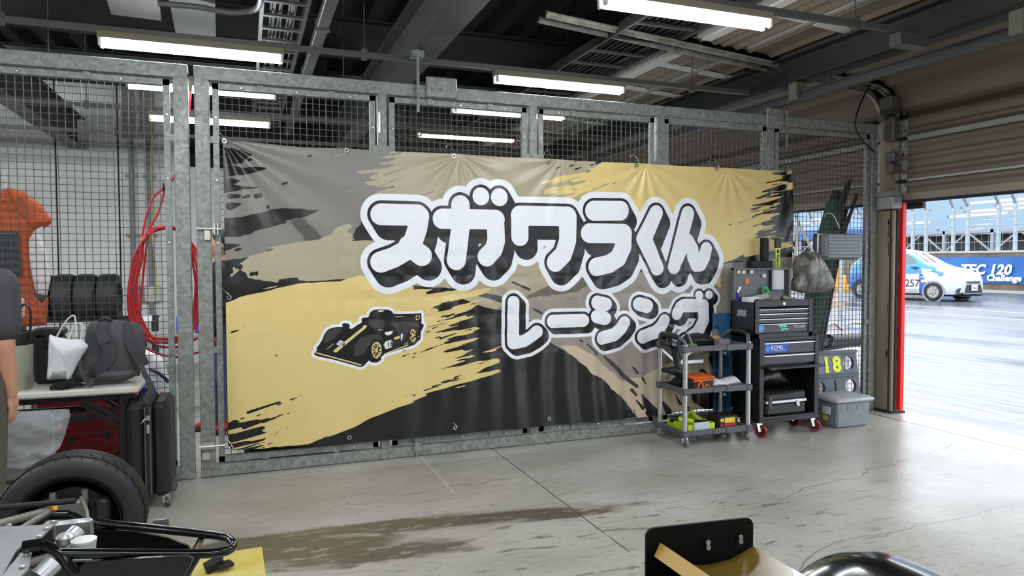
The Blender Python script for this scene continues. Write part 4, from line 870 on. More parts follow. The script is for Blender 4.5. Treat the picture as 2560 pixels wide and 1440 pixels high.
# middle shelf
ob = thing('tool_bag', 'black and orange open tool bag on the middle shelf of the trolley', 'tool bag', (4.06, -.42, z2)); ORA = M('orange webbing', (232, 104, 40), .6)
part(MB().box((4.06, -.42, z2+.05), (.24, .16, .10), rotz(.15), .012), 'body', M('bag charcoal', (52, 52, 54), .7), ob)
part(MB().box((4.06, -.42, z2+.112), (.25, .17, .02), euler(.1, 0, .15), .008).box((4.06, -.50, z2+.085), (.23, .012, .016), rotz(.15), .004), 'orange_flap', ORA, ob)
part(MB().tube(caps([(3.99, -.52, z2+.012), (4.0, -.524, z2+.06), (4.03, -.52, z2+.075), (4.05, -.524, z2+.014), (4.08, -.524, z2+.05), (4.12, -.52, z2+.012)], 5), .008, 6), 'orange_strap', ORA, ob)
bg_ = MB(); inflate(bg_, [(-.14, 0), (-.15, .05), (-.08, .10), (.06, .09), (.15, .05), (.16, 0)], (4.02, -.29, z2+.003), EX, EZ, NY, .08, .08, .012, .006, 40, 5, 1)
it(bg_, 'soft_case', BLKM, 'black soft case at the left of the middle shelf', 'case')
cl = MB(); inflate(cl, [(-.21, 0), (-.2, .03), (-.12, .05), (-.06, .08), (.02, .06), (.08, .075), (.16, .085), (.2, .05), (.21, 0)], (4.30, -.40, z2+.003), EX, EZ, NY, .085, .05, .008, .012, 60, 8, 1)
it(cl, 'white_rag', M('white cotton', (226, 226, 232), .85), 'crumpled white cloth on the middle shelf of the trolley', 'cloth')
# bottom shelf
LIM = M('lime green', (196, 222, 40), .45)
tb = thing('lime_tray', 'lime green tool tray with a pale lid on the bottom shelf', 'tray', (4.02, -.36, z3))
t_ = MB(); t_.bb((3.885, -.505, z3), (4.19, -.20, z3+.012)); [t_.bb(a, b_) for a, b_ in (((3.885, -.51, z3), (4.19, -.498, z3+.07)), ((3.885, -.21, z3), (4.19, -.20, z3+.07)), ((3.885, -.51, z3), (3.897, -.20, z3+.07)), ((4.178, -.51, z3), (4.19, -.20, z3+.07)))]
part(t_, 'tray', LIM, tb); part(MB().bb((3.95, -.53, z3+.02), (4.11, -.511, z3+.09), .006).bb((3.99, -.532, z3+.078), (4.02, -.525, z3+.086)), 'pale_lid', M('pale lid', (196, 204, 210), .45), tb)
fl_ = thing('flashlight', 'black and lime flashlight lying in the lime tray', 'flashlight', (3.95, -.30, z3+.05)); part(MB().tube([(3.87, -.28, z3+.085), (3.93, -.31, z3+.08)], .03, 12), 'head', BLK, fl_); part(MB().tube([(3.93, -.31, z3+.08), (4.06, -.36, z3+.06)], [.024, .022], 12), 'barrel', LIM, fl_)
it(MB().tube(caps([(4.01, -.25, z3+.05), (4.08, -.27, z3+.13), (4.13, -.30, z3+.08), (4.17, -.33, z3+.06)], 5), [.014, .016, .02, .022, .024]+[.022]*11, 10).mat(1).ball((4.06, -.26, z3+.15), .03, 10), 'air_tool', [M('lime dark', (160, 176, 50), .5), BLK], 'lime and black hand tool at the back of the lime tray', 'tool')
it(MB().tube([(4.08, -.34, z3+.05), (4.17, -.43, z3+.05)], [.018, .026], 10), 'black_socket_tool', BLKM, 'black cylindrical tool leaning in the lime tray', 'tool')
pb = thing('parts_box', 'black printed carton with red and yellow lettering on the bottom shelf', 'carton', (4.33, -.42, z3)); part(MB().bb((4.235, -.50, z3), (4.43, -.33, z3+.115), .002), 'carton', M('carton black', (46, 34, 30), .5), pb)
YE = M('yellow print', (236, 214, 60), .5)
part(MB().bb((4.29, -.502, z3+.055), (4.40, -.499, z3+.10)).bb((4.245, -.502, z3+.07), (4.28, -.499, z3+.095)), 'yellow_print', YE, pb); part(MB().bb((4.29, -.502, z3+.03), (4.41, -.499, z3+.048)).bb((4.245, -.502, z3+.03), (4.28, -.499, z3+.042)), 'red_print', M('red print', (220, 40, 70), .5), pb); part(MB().bb((4.28, -.5015, z3+.004), (4.425, -.499, z3+.022)), 'white_print', WHT, pb)
pl = MB(); inflate(pl, [(-.1, 0), (-.1, .06), (-.04, .09), (.05, .085), (.1, .05), (.1, 0)], (4.26, -.26, z3), EX, EZ, NY, .05, .05, .01, .008, 50, 11, 1)
it(pl, 'poly_bag', M('dark poly bag', (70, 66, 62), .25), 'dark glossy bag of parts behind the printed carton', 'bag')
# ---------------------------------------------------------------- roller cabinet and tool chest
CBK = M('tool cabinet black', (30, 31, 34), .38); CIN = M('cabinet inside', (14, 14, 15), .7); CGR = M('drawer grey', (62, 64, 68), .35); BRT = M('drawer pull', (225, 228, 232), .2, .85)
X0, X1, Y0, Y1 = 4.64, 5.315, -.53, -.15
rc = thing('roller_cabinet', 'black roller tool cabinet with an open lower bay standing beside the trolley', 'tool cabinet', ((X0+X1)/2, (Y0+Y1)/2, 0))
c = MB(); c.bb((X0, Y0, .15), (X0+.03, Y1, .905)).bb((X1-.03, Y0, .15), (X1, Y1, .905)).bb((X0, Y1-.02, .15), (X1, Y1, .905)).bb((X0, Y0, .15), (X1, Y1, .185)).bb((X0, Y0, .87), (X1, Y1, .905), .003).bb((X0+.03, Y0+.04, .63), (X1-.03, Y1, .66))
c.bb((X0, Y0-.004, .15), (X0+.045, Y0+.02, .905)).bb((X1-.045, Y0-.004, .15), (X1, Y0+.02, .905)).bb((X0-.01, Y0-.012, .135), (X1+.01, Y1, .16), .003)
part(c, 'body', CBK, rc)
for z0_, z1_ in ((.755, .865), (.66, .75)):
    p = part(MB().bb((X0+.048, Y0+.004, z0_), (X1-.048, Y0+.03, z1_), .003), 'drawer', CGR, rc); part(MB().bb((X0+.048, Y0-.006, z1_-.022), (X1-.048, Y0+.006, z1_-.006), .004), 'pull', BRT, p)
part(MB().bb((X0+.03, Y0-.09, .625), (X1+.004, Y0+.03, .645), .004).bb((X0+.05, Y0-.095, .62), (X0+.11, Y0-.08, .65), .004), 'raised_door', CBK, rc)
st = MB().bb((4.70, Y0+.002, .767), (4.965, Y0+.006, .842)); sp = part(st, 'blue_sticker', M('sticker blue', (40, 84, 196), .4), rc)
part(text_mb(text_mb(MB(), 'KCMG', (4.765, Y0+.001, .797), EX, EZ, .048, .001, space=.98, bold=.0015), 'KC MOTORGROUP LTD.', (4.768, Y0+.001, .779), EX, EZ, .015, .001), 'lettering', WHT, sp); part(MB().cyl((4.73, Y0+.002, .805), (4.73, Y0-.0, .805), .027, 18), 'globe_mark', M('sticker light blue', (60, 150, 226), .4), sp)
for x, y, a in ((4.665, -.50, .2), (5.28, -.50, .3), (4.68, -.2, .2), (5.27, -.25, .2)): caster(rc, x, y, .057, M('red wheel', (150, 24, 34), .4), M('zinc fork', (180, 182, 184), .3, .7), a-1.2, wd=.032, zt=.148)
# hard case in the open bay
hc = thing('hard_case', 'black hard case with a silver rim in the open bay of the tool cabinet', 'case', (4.93, -.42, .186))
part(MB().box((4.945, -.385, .247), (.46, .30, .115), b=.02), 'lower_shell', BLK, hc); u_ = MB().box((4.945, -.385, .362), (.46, .30, .08), b=.02); [u_.bb((4.735+k*.05, -.53, .398), (4.755+k*.05, -.25, .406), .003) for k in range(9)]; part(u_, 'upper_shell', BLK, hc)
part(MB().box((4.945, -.385, .314), (.466, .306, .03), b=.006), 'silver_rim', ALU, hc); part(MB().bb((5.05, -.546, .27), (5.085, -.535, .315), .004).tube(caps([(5.05, -.545, .285), (5.066, -.555, .265), (5.085, -.545, .285)], 4), .004, 6), 'latch', ALU, hc); part(MB().bb((4.735, -.546, .255), (4.775, -.535, .37), .004), 'hinge_plate', CGR, hc)
bl = MB(); inflate(bl, [(-.2, 0), (-.22, .12), (-.1, .21), (.08, .2), (.18, .1), (.24, .02), (.24, 0)], (4.95, -.29, .409), EX, EZ, NY, .10, .12, .016, .01, 25, 12, .6)
it(bl, 'holdall', M('black nylon', (22, 22, 25), .35), 'black shiny holdall stuffed on the hard case in the cabinet', 'bag')
it(MB().tube(caps([(5.205, -.2, .192), (5.205, -.21, .50), (5.21, -.22, .52), (5.262, -.22, .52), (5.27, -.2, .50), (5.27, -.2, .192)], 3), .005, 6), 'orange_rack', M('dull orange', (150, 76, 40), .5), 'thin orange wire rack standing at the right inside the cabinet bay', 'rack')
# top chest
A0, A1 = 4.585, 5.232; CY0, CY1 = -.53, -.19
tc_ = thing('tool_chest', 'open black tool chest with slim silver drawers on top of the roller cabinet', 'tool chest', ((A0+A1)/2, (CY0+CY1)/2, .905))
c = MB(); c.bb((A0, CY0, .906), (A0+.02, CY1, 1.225)).bb((A1-.02, CY0, .906), (A1, CY1, 1.225)).bb((A0, CY1-.015, .906), (A1, CY1, 1.225)).bb((A0, CY0, .906), (A1, CY1, .925)).bb((A0, CY0, 1.17), (A1, CY0+.02, 1.245), .003).bb((A0+.02, CY0, 1.175), (A1-.02, CY1, 1.185)).bb((A0, CY0-.003, .906), (A1, CY0+.015, .945)).bb((A0, CY0-.003, .906), (A0+.04, CY0+.015, 1.24)).bb((A1-.04, CY0-.003, .906), (A1, CY0+.015, 1.24))
part(c, 'body', CBK, tc_); part(MB().cyl((4.90, CY0+.002, 1.21), (4.90, CY0-.01, 1.21), .014, 14), 'lock', BRT, tc_)
for z0_, z1_ in ((1.128, 1.166), (1.082, 1.124), (1.036, 1.078), (.948, 1.032)):
    p = part(MB().bb((A0+.042, CY0+.006, z0_), (A1-.042, CY0+.03, z1_), .002), 'drawer', CGR, tc_); part(MB().bb((A0+.042, CY0-.004, z1_-.014), (A1-.042, CY0+.007, z1_-.002), .004), 'pull', BRT, p)
l_ = MB(); l_.bb((A0, CY1-.005, 1.255), (A1+.02, CY1+.004, 1.53), .002); [l_.bb(a, b_) for a, b_ in (((A0, CY1-.045, 1.24), (A0+.025, CY1, 1.53)), ((A0, CY1-.04, 1.515), (A1+.02, CY1, 1.53)), ((A1-.005, CY1-.045, 1.25), (A1+.02, CY1, 1.53)))]
part(l_, 'lid', [M('chest lid grey', (92, 96, 100), .4)], tc_); part(MB().tube([(A0-.004, -.41, 1.10), (A0-.02, -.41, 1.10), (A0-.02, -.30, 1.10), (A0-.004, -.30, 1.10)], .006, 6).bb((A0-.006, -.415, 1.09), (A0, -.295, 1.15)), 'side_handle', M('zinc fork', (180, 182, 184), .3, .7), tc_)
part(text_mb(text_mb(MB(), 'seven', (4.855, CY0+.005, .995), EX, EZ, .04, .001, bold=.0025), 'seven', (4.905, CY0+.005, .972), EX, EZ, .026, .001, bold=.0015), 'teal_lettering', M('teal print', (110, 226, 214), .4), tc_); part(text_mb(MB(), 'x', (4.88, CY0+.005, .962), EX, EZ, .05, .001, bold=.002), 'teal_cross', M('teal print', (110, 226, 214), .4), tc_)
part(text_mb(MB(), '91i-tech', (5.03, CY0+.005, .985), EX, EZ, .038, .001), 'white_lettering', WHT, tc_); part(MB().cyl((4.655, CY0+.006, .99), (4.655, CY0+.004, .99), .036, 20), 'round_sticker', M('sticker sky', (90, 160, 214), .4), tc_)
# things in and on the chest
LY = CY1-.008
for k, (x, z) in enumerate(((4.655, 1.495), (4.71, 1.493), (4.80, 1.494), (4.95, 1.455))): it(MB().box((x, LY-.012, z), (.036, .02, .036), euler(0, .06*k, 0), .003), 'magnet_clip', M('cream clip', (226, 220, 200), .5), ['cream magnet clip first from the left on the chest lid', 'cream magnet clip second from the left on the chest lid', 'cream magnet clip third from the left on the chest lid', 'cream magnet clip lowest and rightmost on the chest lid'][k], 'clip', 'magnet clips on the lid')
t_ = MB(); t_.prism([(-.02, -.03), (.02, -.028), (.028, 0), (.012, .024), (-.012, .026), (-.022, .008)], (4.755, LY-.002, 1.41), EX, EZ, NY*.004)
og = it(t_, 'orange_tag', M('orange tag', (236, 116, 60), .5), 'small orange tag on the chest lid', 'tag')
gt_ = thing('green_tag', 'green tag marked 30 leaning inside the chest lid', 'tag', (4.97, LY-.03, 1.24)); t_ = MB(); t_.prism([(-.03, -.045), (.0, -.05), (.045, -.01), (.035, .03), (0, .05), (-.04, .02)], (4.95, LY-.03, 1.31), EX, EZ, NY*.004); part(t_, 'plate', M('green tag', (60, 176, 92), .5), gt_); part(text_mb(MB(), '30', (4.925, LY-.036, 1.295), V((1, 0, .2)), V((-.2, 0, 1)), .045, .001, bold=.001), 'number', BLKM, gt_)
cc = thing('clear_case', 'clear plastic parts case leaning on the chest lid', 'parts case', (5.10, LY-.03, 1.3)); part(MB().box((5.10, LY-.025, 1.415), (.135, .035, .2), b=.01), 'case', M('frosted plastic', (190, 194, 198), .25), cc); rr_ = MB(); [rr_.bb((5.045+k*.025, LY-.044, 1.33), (5.055+k*.025, LY-.042, 1.50)) for k in range(5)]; part(rr_, 'dividers', M('case divider', (228, 230, 232), .3), cc)
it(MB().box((5.03, LY-.012, 1.415), (.02, .02, .16), b=.004), 'black_bar', BLKM, 'black bar beside the clear parts case on the lid', 'bar')
it(MB().box((4.72, -.30, 1.225), (.14, .09, .075), rotz(.1), .006).mat(1).box((4.755, -.346, 1.23), (.035, .003, .03), rotz(.1)), 'white_carton', [WHT, BLKM], 'small white carton in the open tray of the chest', 'carton')
it(MB().box((4.86, -.27, 1.255), (.19, .02, .05), euler(-.3, -.12, 0), .004), 'ruler_case', M('ruler grey', (176, 172, 166), .4), 'grey slim ruler case leaning in the chest tray', 'ruler case')
it(MB().box((5.07, -.40, 1.245), (.14, .06, .04), euler(0, .25, -.1), .006).mat(1).box((5.10, -.433, 1.23), (.03, .003, .02), euler(0, .25, -.1)), 'pneumatic_tool', [M('tool steel', (120, 116, 108), .4, .4), M('yellow label', (230, 200, 70), .5)], 'steel tool with a yellow label on the right of the chest tray', 'tool')
it(MB().tube([(4.93, -.42, 1.20), (5.02, -.38, 1.25)], .012, 8), 'black_wrench', BLKM, 'black wrench lying across the front of the chest tray', 'wrench')
it(MB().tube([(4.82, -.46, 1.2), (4.90, -.44, 1.225)], .012, 8), 'lime_handle_tool', LIM, 'lime handled tool in the chest tray', 'tool')
sk = ['socket nearest the left edge of the chest tray', 'socket second from the left edge of the chest tray', 'socket third from the left edge of the chest tray', 'socket fourth from the left edge of the chest tray']
for k in range(4): it(MB().cyl((4.66+k*.035, -.48, 1.186), (4.66+k*.035, -.48, 1.25-.004*k), .013, 10), 'socket', [BLKM, ALU, BLKM, LIM][k], ['black ', 'silver ', 'dark ', 'lime '][k]+sk[k], 'socket')
tw = thing('torque_wrench', 'blue torque wrench propped out of the left end of the chest', 'wrench', (4.60, -.46, 1.2)); a, q_, e = V((4.622, -.24, 1.192)), at(1843, 732, 1, -.235), at(1850, 718, 1, -.23); part(MB().tube([a, a+(q_-a)*.6, q_], [.012, .016, .018], 10), 'handle', M('navy blue', (36, 60, 140), .4), tw); part(MB().tube([q_, e], [.014, .018], 10), 'head', ALU, tw)
st = thing('tool_strap', 'lime strap with black lettering hung above the chest lid', 'strap', (5.13, -.115, 1.5)); p0 = at(1944, 648, 1, -.13); part(MB().box(p0, (.055, .012, .235), b=.003), 'strap', LIM, st); part(MB().box(p0+V((0, 0, .155)), (.07, .03, .09), b=.006).cyl(p0+V((0, 0, .2)), p0+V((0, .085, .2)), .006, 6), 'clip', BLK, st)
part(text_mb(MB(), 'Snap-on', p0+V((-.014, -.007, .045)), V((0, 0, -1)), V((1, 0, 0)), .042, .001, bold=.001), 'lettering', BLKM, st); part(MB().box(p0+V((0, -.007, .075)), (.024, .002, .03)), 'mark', BLKM, st)
it(MB().bb((4.83, -.185, 1.532), (5.08, -.10, 1.60), .006), 'black_box', BLKM, 'flat black box lying on the raised chest lid', 'box')
it(MB().bb((4.985, -.16, 1.60), (5.05, -.10, 1.82), .006), 'black_holder', BLKM, 'upright black tool holder left of the lime strap', 'holder')
it(MB().box((5.265, -.38, .95), (.05, .08, .06), b=.01).mat(1).cyl((5.29, -.40, .96), (5.33, -.42, .955), .02, 10), 'grease_tube', [M('grease brown', (150, 110, 90), .4), M('teal cap', (80, 160, 150), .4)], 'brown tube with a teal cap on the right end of the cabinet top', 'tube')
# ---------------------------------------------------------------- pit board, tote, hung bags
pbd = thing('pit_board', 'grey pit signal board showing a yellow 1 and 8 behind the tote box', 'pit board', (5.9, -.13, 0)); PBG = M('pit board grey', (84, 92, 102), .45)
u_ = V((1, -.02, 0)); v_ = V((-.10, .06, 1)); o_ = V((5.35, -.125, .02))
def pbf(X, Z):
    F = rbox2(X, Z, .515, .335, .84, .66, .03); 
    for cx, cz in ((.82, .53), (.42, .29), (.82, .29), (.18, .53), (.18, .29)): F = np.maximum(F, -(np.hypot((X-cx)/1.0, Z-cz)-.072))
    for cx in (.30, .62): F = np.maximum(F, -rbox2(X, Z, cx, .29, .018, .15, .006))
    return F
m_ = MB(); plate(m_, pbf, (0, .95, 0, .68), .012, o_, u_, v_, NY, .035); vn = V(v_).normalized(); m_.beam(o_+u_*.12+vn*.41+NY*.012, o_+u_*.92+vn*.41+NY*.012, .03, .02); m_.beam(o_+u_*.12+vn*.645+NY*.012, o_+u_*.92+vn*.645+NY*.012, .03, .02)
part(m_, 'board', PBG, pbd); part(MB().add([o_+u_*a+vn*b_+NY*.004 for a, b_ in ((.40, .435), (.745, .435), (.72, .63), (.40, .63))], [(0, 1, 2, 3)]).add([o_+u_*a+vn*b_+NY*.0005 for a, b_ in ((.40, .435), (.745, .435), (.72, .63), (.40, .63))], [(3, 2, 1, 0)]), 'number_card', M('card grey', (112, 118, 124), .5), pbd)
part(text_mb(text_mb(MB(), '1', o_+u_*.475+vn*.455+NY*.008, u_, v_, .215, .001, bold=.009), '8', o_+u_*.605+vn*.455+NY*.008, u_, v_, .215, .001, bold=.009), 'digits', M('fluorescent yellow', (236, 240, 60), .5), pbd)
tt = thing('tote_box', 'grey lidded plastic tote box on the floor by the door jamb', 'storage box', (5.76, -.36, 0)); TG = M('tote grey', (128, 134, 140), .55, var=.12, scale=14)
b_ = MB(); b_.box((5.765, -.355, .125), (.42, .34, .25), b=.015, taper=.93); b_.bb((5.68, -.527, .17), (5.70, -.52, .215)).bb((5.80, -.527, .17), (5.82, -.52, .215)); part(b_, 'tub', TG, tt)
l_ = MB(); l_.box((5.765, -.355, .262), (.475, .39, .035), b=.012); [l_.bb((5.56+k*.034, -.50, .279), (5.582+k*.034, -.21, .287), .002) for k in range(13)]; part(l_, 'lid', M('tote lid', (168, 172, 176), .5, var=.08, scale=10), tt)
part(MB().box((5.548, -.40, .16), (.004, .10, .075)), 'white_label', WHT, tt); part(MB().box((5.553, -.38, .085), (.004, .055, .05)), 'yellow_label', M('yellow label', (230, 200, 70), .5), tt)
ac = thing('briefcase', 'ribbed grey hard briefcase hung on the mesh at the right', 'case', (5.95, -.10, 1.6)); AG = M('ribbed grey shell', (124, 130, 136), .4)
c = MB(); c.box((5.955, -.155, 1.742), (.47, .10, .25), b=.025); [c.box((5.955, -.207, 1.64+k*.034), (.44, .008, .026), b=.004) for k in range(7)]; part(c, 'front_shell', AG, ac); part(MB().box((5.94, -.055, 1.742), (.49, .075, .26), b=.025), 'back_shell', M('dark shell', (40, 41, 44), .45), ac); part(MB().box((5.945, -.10, 1.742), (.50, .02, .265), b=.008), 'rim', ALU, ac)
part(MB().tube([(5.90, -.10, 1.87), (5.90, -.10, 1.90), (5.92, -.10, 1.915), (6.02, -.10, 1.915), (6.04, -.10, 1.90), (6.04, -.10, 1.87)], .010, 8), 'handle', BLK, ac)
it(MB().tube(caps([(5.99, -.10, 1.925), (5.985, -.085, 1.905), (5.98, -.10, 1.93), (5.95, -.06, 2.05), (5.94, -.02, 2.08), (5.94, .045, 2.075), (5.94, .05, 2.05)], 4), .005, 6), 's_hook', M('pale wire', (214, 210, 200), .4), 'pale wire hook holding the briefcase handle', 'hook')
gb = thing('plastic_bag', 'grey translucent plastic bag of cloths hung on a long hook right of the banner', 'bag', (5.6, -.12, 1.31)); PO = (5.6, 1.31); bgp = px_poly([(1976, 660), (1985, 640), (2000, 630), (2010, 628), (2030, 630), (2045, 650), (2058, 675), (2070, 700), (2071, 715), (2060, 728), (2030, 731), (1995, 732), (1970, 726), (1970, 715), (1978, 690)], -.1, PO)
m_ = MB(); inflate(m_, bgp, (5.6, -.14, 1.31), EX, EZ, NY, .12, .12, .012, .012, 45, 21, .55, (1.6, .35)); part(m_, 'bag', M('bag smoke', (146, 144, 138), .3, rgb2=(58, 55, 48), scale=14, stretch=(1.5, 1, .5)), gb)
for k in ((1995, 565, 1988, 640), (2000, 565, 2035, 635)): a, e = at(k[0], k[1], 1, -.12), at(k[2], k[3], 1, -.15); part(MB().beam(a, e, .03, .004, (0, 1, 0)), 'strap', M('bag strap', (206, 200, 186), .5), gb)
it(MB().tube(caps([at(1998, 553, 1, -.12), at(2000, 562, 1, -.13), at(1994, 563, 1, -.10), at(1993, 545, 1, -.08), at(1994, 530, 1, -.04), at(1993, 524, 1, 0)+V((0, .045, 0)), at(1988, 527, 1, .05)], 4), .005, 6), 'long_hook', M('grey hook', (110, 112, 116), .4, .5), 'long grey hook above the hung plastic bag', 'hook')
# folded tent and poles behind the mesh
tn = thing('folded_canopy', 'green and black folded canopy with poles leaning behind the mesh', 'folded canopy', (6.0, .3, 0))
q = lambda x, y, Y=.28: at(x, y, 1, Y); gtop, gmid, gbot = q(2088, 505), q(2058, 640), q(2028, 800); dn = (gbot-gtop).normalized(); flo = gbot+dn*(gbot.z/-dn.z)*.99
part(MB().tube([gtop, gtop+(gmid-gtop)*.5, gmid, gbot, flo], [.085, .10, .115, .11, .10], 14), 'green_cover', M('dark green canvas', (38, 74, 58), .8, var=.2, scale=8), tn)
for k, (a, e, r) in enumerate((((2092, 480), (2050, 660), .05), ((2106, 520), (2072, 640), .07), ((2100, 540), (2060, 760), .08))):
    a_, e_ = q(*a, .42), q(*e, .42); d_ = (e_-a_).normalized(); part(MB().tube([a_, e_, e_+d_*((e_.z-.02)/-d_.z)], r, 12), 'black_sleeve', M('black nylon', (22, 22, 25), .35), tn)
for k, (a, e) in enumerate((((2127, 447), (2085, 600)), ((2118, 455), (2078, 600)), ((2142, 485), (2105, 600)), ((2110, 480), (2082, 590)))):
    a_, e_ = q(*a, .36), q(*e, .36); d_ = (e_-a_).normalized(); part(MB().tube([a_, e_+d_*.3], .018, 8), 'pole', M('pole dark', (70, 72, 76), .4, .4), tn)
# blue foam sheet behind the trolley
it(MB().box((4.55, -.112, .555), (.20, .02, 1.10), euler(-.02, 0, 0), .004), 'foam_sheet', M('blue foam', (44, 92, 132), .8), 'blue foam sheet standing between the banner and the tool cabinet', 'foam sheet')
# bodywork of a car in the next bay
nb_ = thing('racing_car', 'white and blue racing car parked in the next bay behind the pit board', 'car', (6.2, 1.3, 0)); Yc = 1.1
bod = lambda pts, Y, T, R, mt, nm, seed=1, bk=1: (lambda o: part(inflate(MB(), px_poly(pts, Y, o), (o[0], Y, o[1]), EX, EZ, NY, T, R, .02, 0, 1, seed, bk), nm, mt, nb_))((at(2110, 860, 1, Y).x, 0))
bod([(2020, 905), (2040, 868), (2130, 862), (2168, 870), (2150, 905), (2140, 990), (2020, 990)], Yc, .5, .12, M('car white', (238, 240, 244), .25), 'body', 1, 1); bod([(2048, 870), (2062, 834), (2160, 830), (2166, 840), (2150, 866), (2060, 876)], Yc-.3, .12, .05, M('dark screen', (26, 28, 30), .2), 'windscreen', 1, 1)
part(MB().tube(caps([at(2058, 832, 1, Yc-.3), at(2062, 818, 1, Yc-.3), at(2085, 808, 1, Yc-.3), at(2105, 822, 1, Yc-.3), at(2115, 812, 1, Yc-.3), at(2140, 806, 1, Yc-.3), at(2164, 815, 1, Yc-.3), at(2162, 832, 1, Yc-.3)], 5), .02, 8), 'roll_tube', M('silver wrap', (206, 208, 214), .35), nb_)
part(MB().beam(at(2045, 885, 1, Yc-.53), at(2140, 876, 1, Yc-.53), .05, .02), 'blue_stripe', M('car blue', (40, 110, 200), .3), nb_); part(MB().bb((5.75, 1.2, 0), (5.95, 1.6, .3), .08).bb((6.35, 1.2, 0), (6.55, 1.6, .3), .08), 'tyres', RUB, nb_)
# ---------------------------------------------------------------- folding table with bags
TT = .80
tb = thing('folding_table', 'white topped folding table with black legs at the left', 'table', (-1.0, -.32, 0))
part(MB().bb((-1.75, -.56, TT-.045), (-.325, -.075, TT), .012), 'tabletop', M('table top cream', (206, 204, 192), .5, var=.06, scale=6), tb)
BF = M('black powder coat', (20, 20, 22), .4)
f = MB(); [f.bb((-1.70, y-.012, TT-.085), (-.37, y+.012, TT-.045), .003) for y in (-.50, -.13)]; part(f, 'apron', BF, tb)
for x in (-.43, -1.62):
    for y in (-.50, -.13): part(MB().bb((x-.02, y-.02, 0), (x+.02, y+.02, TT-.05), .004), 'leg', BF, tb)
    part(MB().bb((x-.012, -.50, .16), (x+.012, -.13, .19)).bb((x-.012, -.50, .62), (x+.012, -.13, .65)), 'leg_tie', BF, tb)
for y in (-.515, -.12): part(MB().beam((-.66, y, TT-.07), (-.43, y, TT-.22), .012, .026).beam((-.66, y, TT-.10), (-.43, y, TT-.27), .012, .02), 'brace', BF, tb)
sh = MB(); sh.bb((-1.68, -.50, .585), (-.62, -.46, .625), .003).bb((-1.68, -.17, .585), (-.62, -.13, .625), .003); [sh.tube([(-1.66+k*.07, -.5, .61), (-1.66+k*.07, -.13, .61)], .003, 5) for k in range(15)]; sh.beam((-.62, -.48, .60), (-.43, -.48, .66), .012, .03)
part(sh, 'rack', BF, tb)
bp = thing('backpack', 'charcoal backpack lying on the folding table with its straps up', 'backpack', (-.53, -.33, TT)); BPM = M('backpack charcoal', (74, 74, 76), .85, var=.1, scale=12); BPS = M('strap charcoal', (58, 58, 61), .8)
O = (-.53, TT); pp = lambda pts, Y: px_poly(pts, Y, O, .012)
m_ = MB(); inflate(m_, pp([(183, 958), (178, 935), (182, 905), (205, 870), (212, 825), (222, 806), (255, 800), (300, 802), (345, 808), (358, 830), (362, 880), (352, 915), (340, 940), (310, 954), (250, 962)], -.38), (-.53, -.33, TT), EX, EZ, NY, .13, .14, .012, .006, 22, 31, .9); part(m_, 'body', BPM, bp)
m_ = MB(); inflate(m_, pp([(180, 958), (178, 935), (190, 918), (240, 912), (300, 918), (345, 920), (338, 942), (310, 956), (250, 962)], -.42), (-.53, -.38, TT), EX, EZ, NY, .11, .08, .012, .004, 22, 33, .6); part(m_, 'lower_pocket', BPM, bp)
def strap(pts, wd, name, Y, lift=0):
    P = [at(x, y, 1, Y+dy) for x, y, dy in pts]; P = caps(P, 4); rows = []
    for i, p_ in enumerate(P):
        d = (P[min(i+1, len(P)-1)]-P[max(i-1, 0)]).normalized(); s_ = d.cross(NY).normalized(); rows.append([p_-s_*wd/2, p_+s_*wd/2])
    part(MB().grid(rows, NY*.008), name, BPS, bp)
strap([(262, 806, -.05), (258, 825, -.11), (262, 850, -.15), (276, 875, -.15), (268, 900, -.15), (240, 925, -.14), (235, 935, -.15)], .078, 'shoulder_strap', -.33); strap([(310, 806, -.05), (318, 830, -.11), (330, 860, -.13), (345, 885, -.13), (360, 915, -.12)], .075, 'shoulder_strap', -.33)
strap([(260, 812, -.10), (258, 835, -.135), (266, 855, -.165)], .035, 'webbing', -.33); strap([(232, 925, -.16), (232, 945, -.15), (225, 965, -.17)], .026, 'webbing', -.36); strap([(200, 900, -.14), (203, 925, -.17), (215, 950, -.18), (228, 964, -.19)], .022, 'webbing', -.36)
strap([(352, 912, -.13), (362, 935, -.16), (372, 952, -.222), (378, 975, -.235), (368, 995, -.235), (364, 1008, -.235)], .034, 'hanging_strap', -.36)
part(MB().box(at(374, 957, 1, -.57), (.045, .016, .03), euler(0, .3, 0), .004), 'buckle', BLK, bp); part(MB().box(at(233, 932, 1, -.52), (.04, .014, .05), b=.004), 'buckle', BLK, bp); part(MB().tube(caps([at(250, 803, 1, -.36), at(258, 796, 1, -.38), at(272, 797, 1, -.38), at(278, 804, 1, -.36)], 4), .012, 8), 'top_handle', BPS, bp)
pbg = thing('carrier_bag', 'white plastic carrier bag with tied handles on the table left of the backpack', 'bag', (-.76, -.42, TT)); O = (-.76, TT); PWH = M('white polythene', (232, 234, 236), .35, alpha=.93)
m_ = MB(); inflate(m_, pp([(117, 948), (120, 900), (122, 850), (123, 835), (140, 842), (175, 848), (205, 848), (222, 865), (205, 890), (195, 910), (182, 935), (172, 950)], -.50), (-.76, -.50, TT), EX, EZ, NY, .07, .1, .010, .014, 38, 41, .8, (1.3, .7)); part(m_, 'bag', PWH, pbg)
for pts in ([(140, 845), (160, 810), (176, 792), (186, 790), (190, 812), (192, 842)], [(172, 850), (185, 815), (200, 808), (207, 820), (202, 850)]): part(MB().tube(caps([at(x, y, 1, -.50) for x, y in pts], 4), .014, 8, flat=.35), 'handle', PWH, pbg)
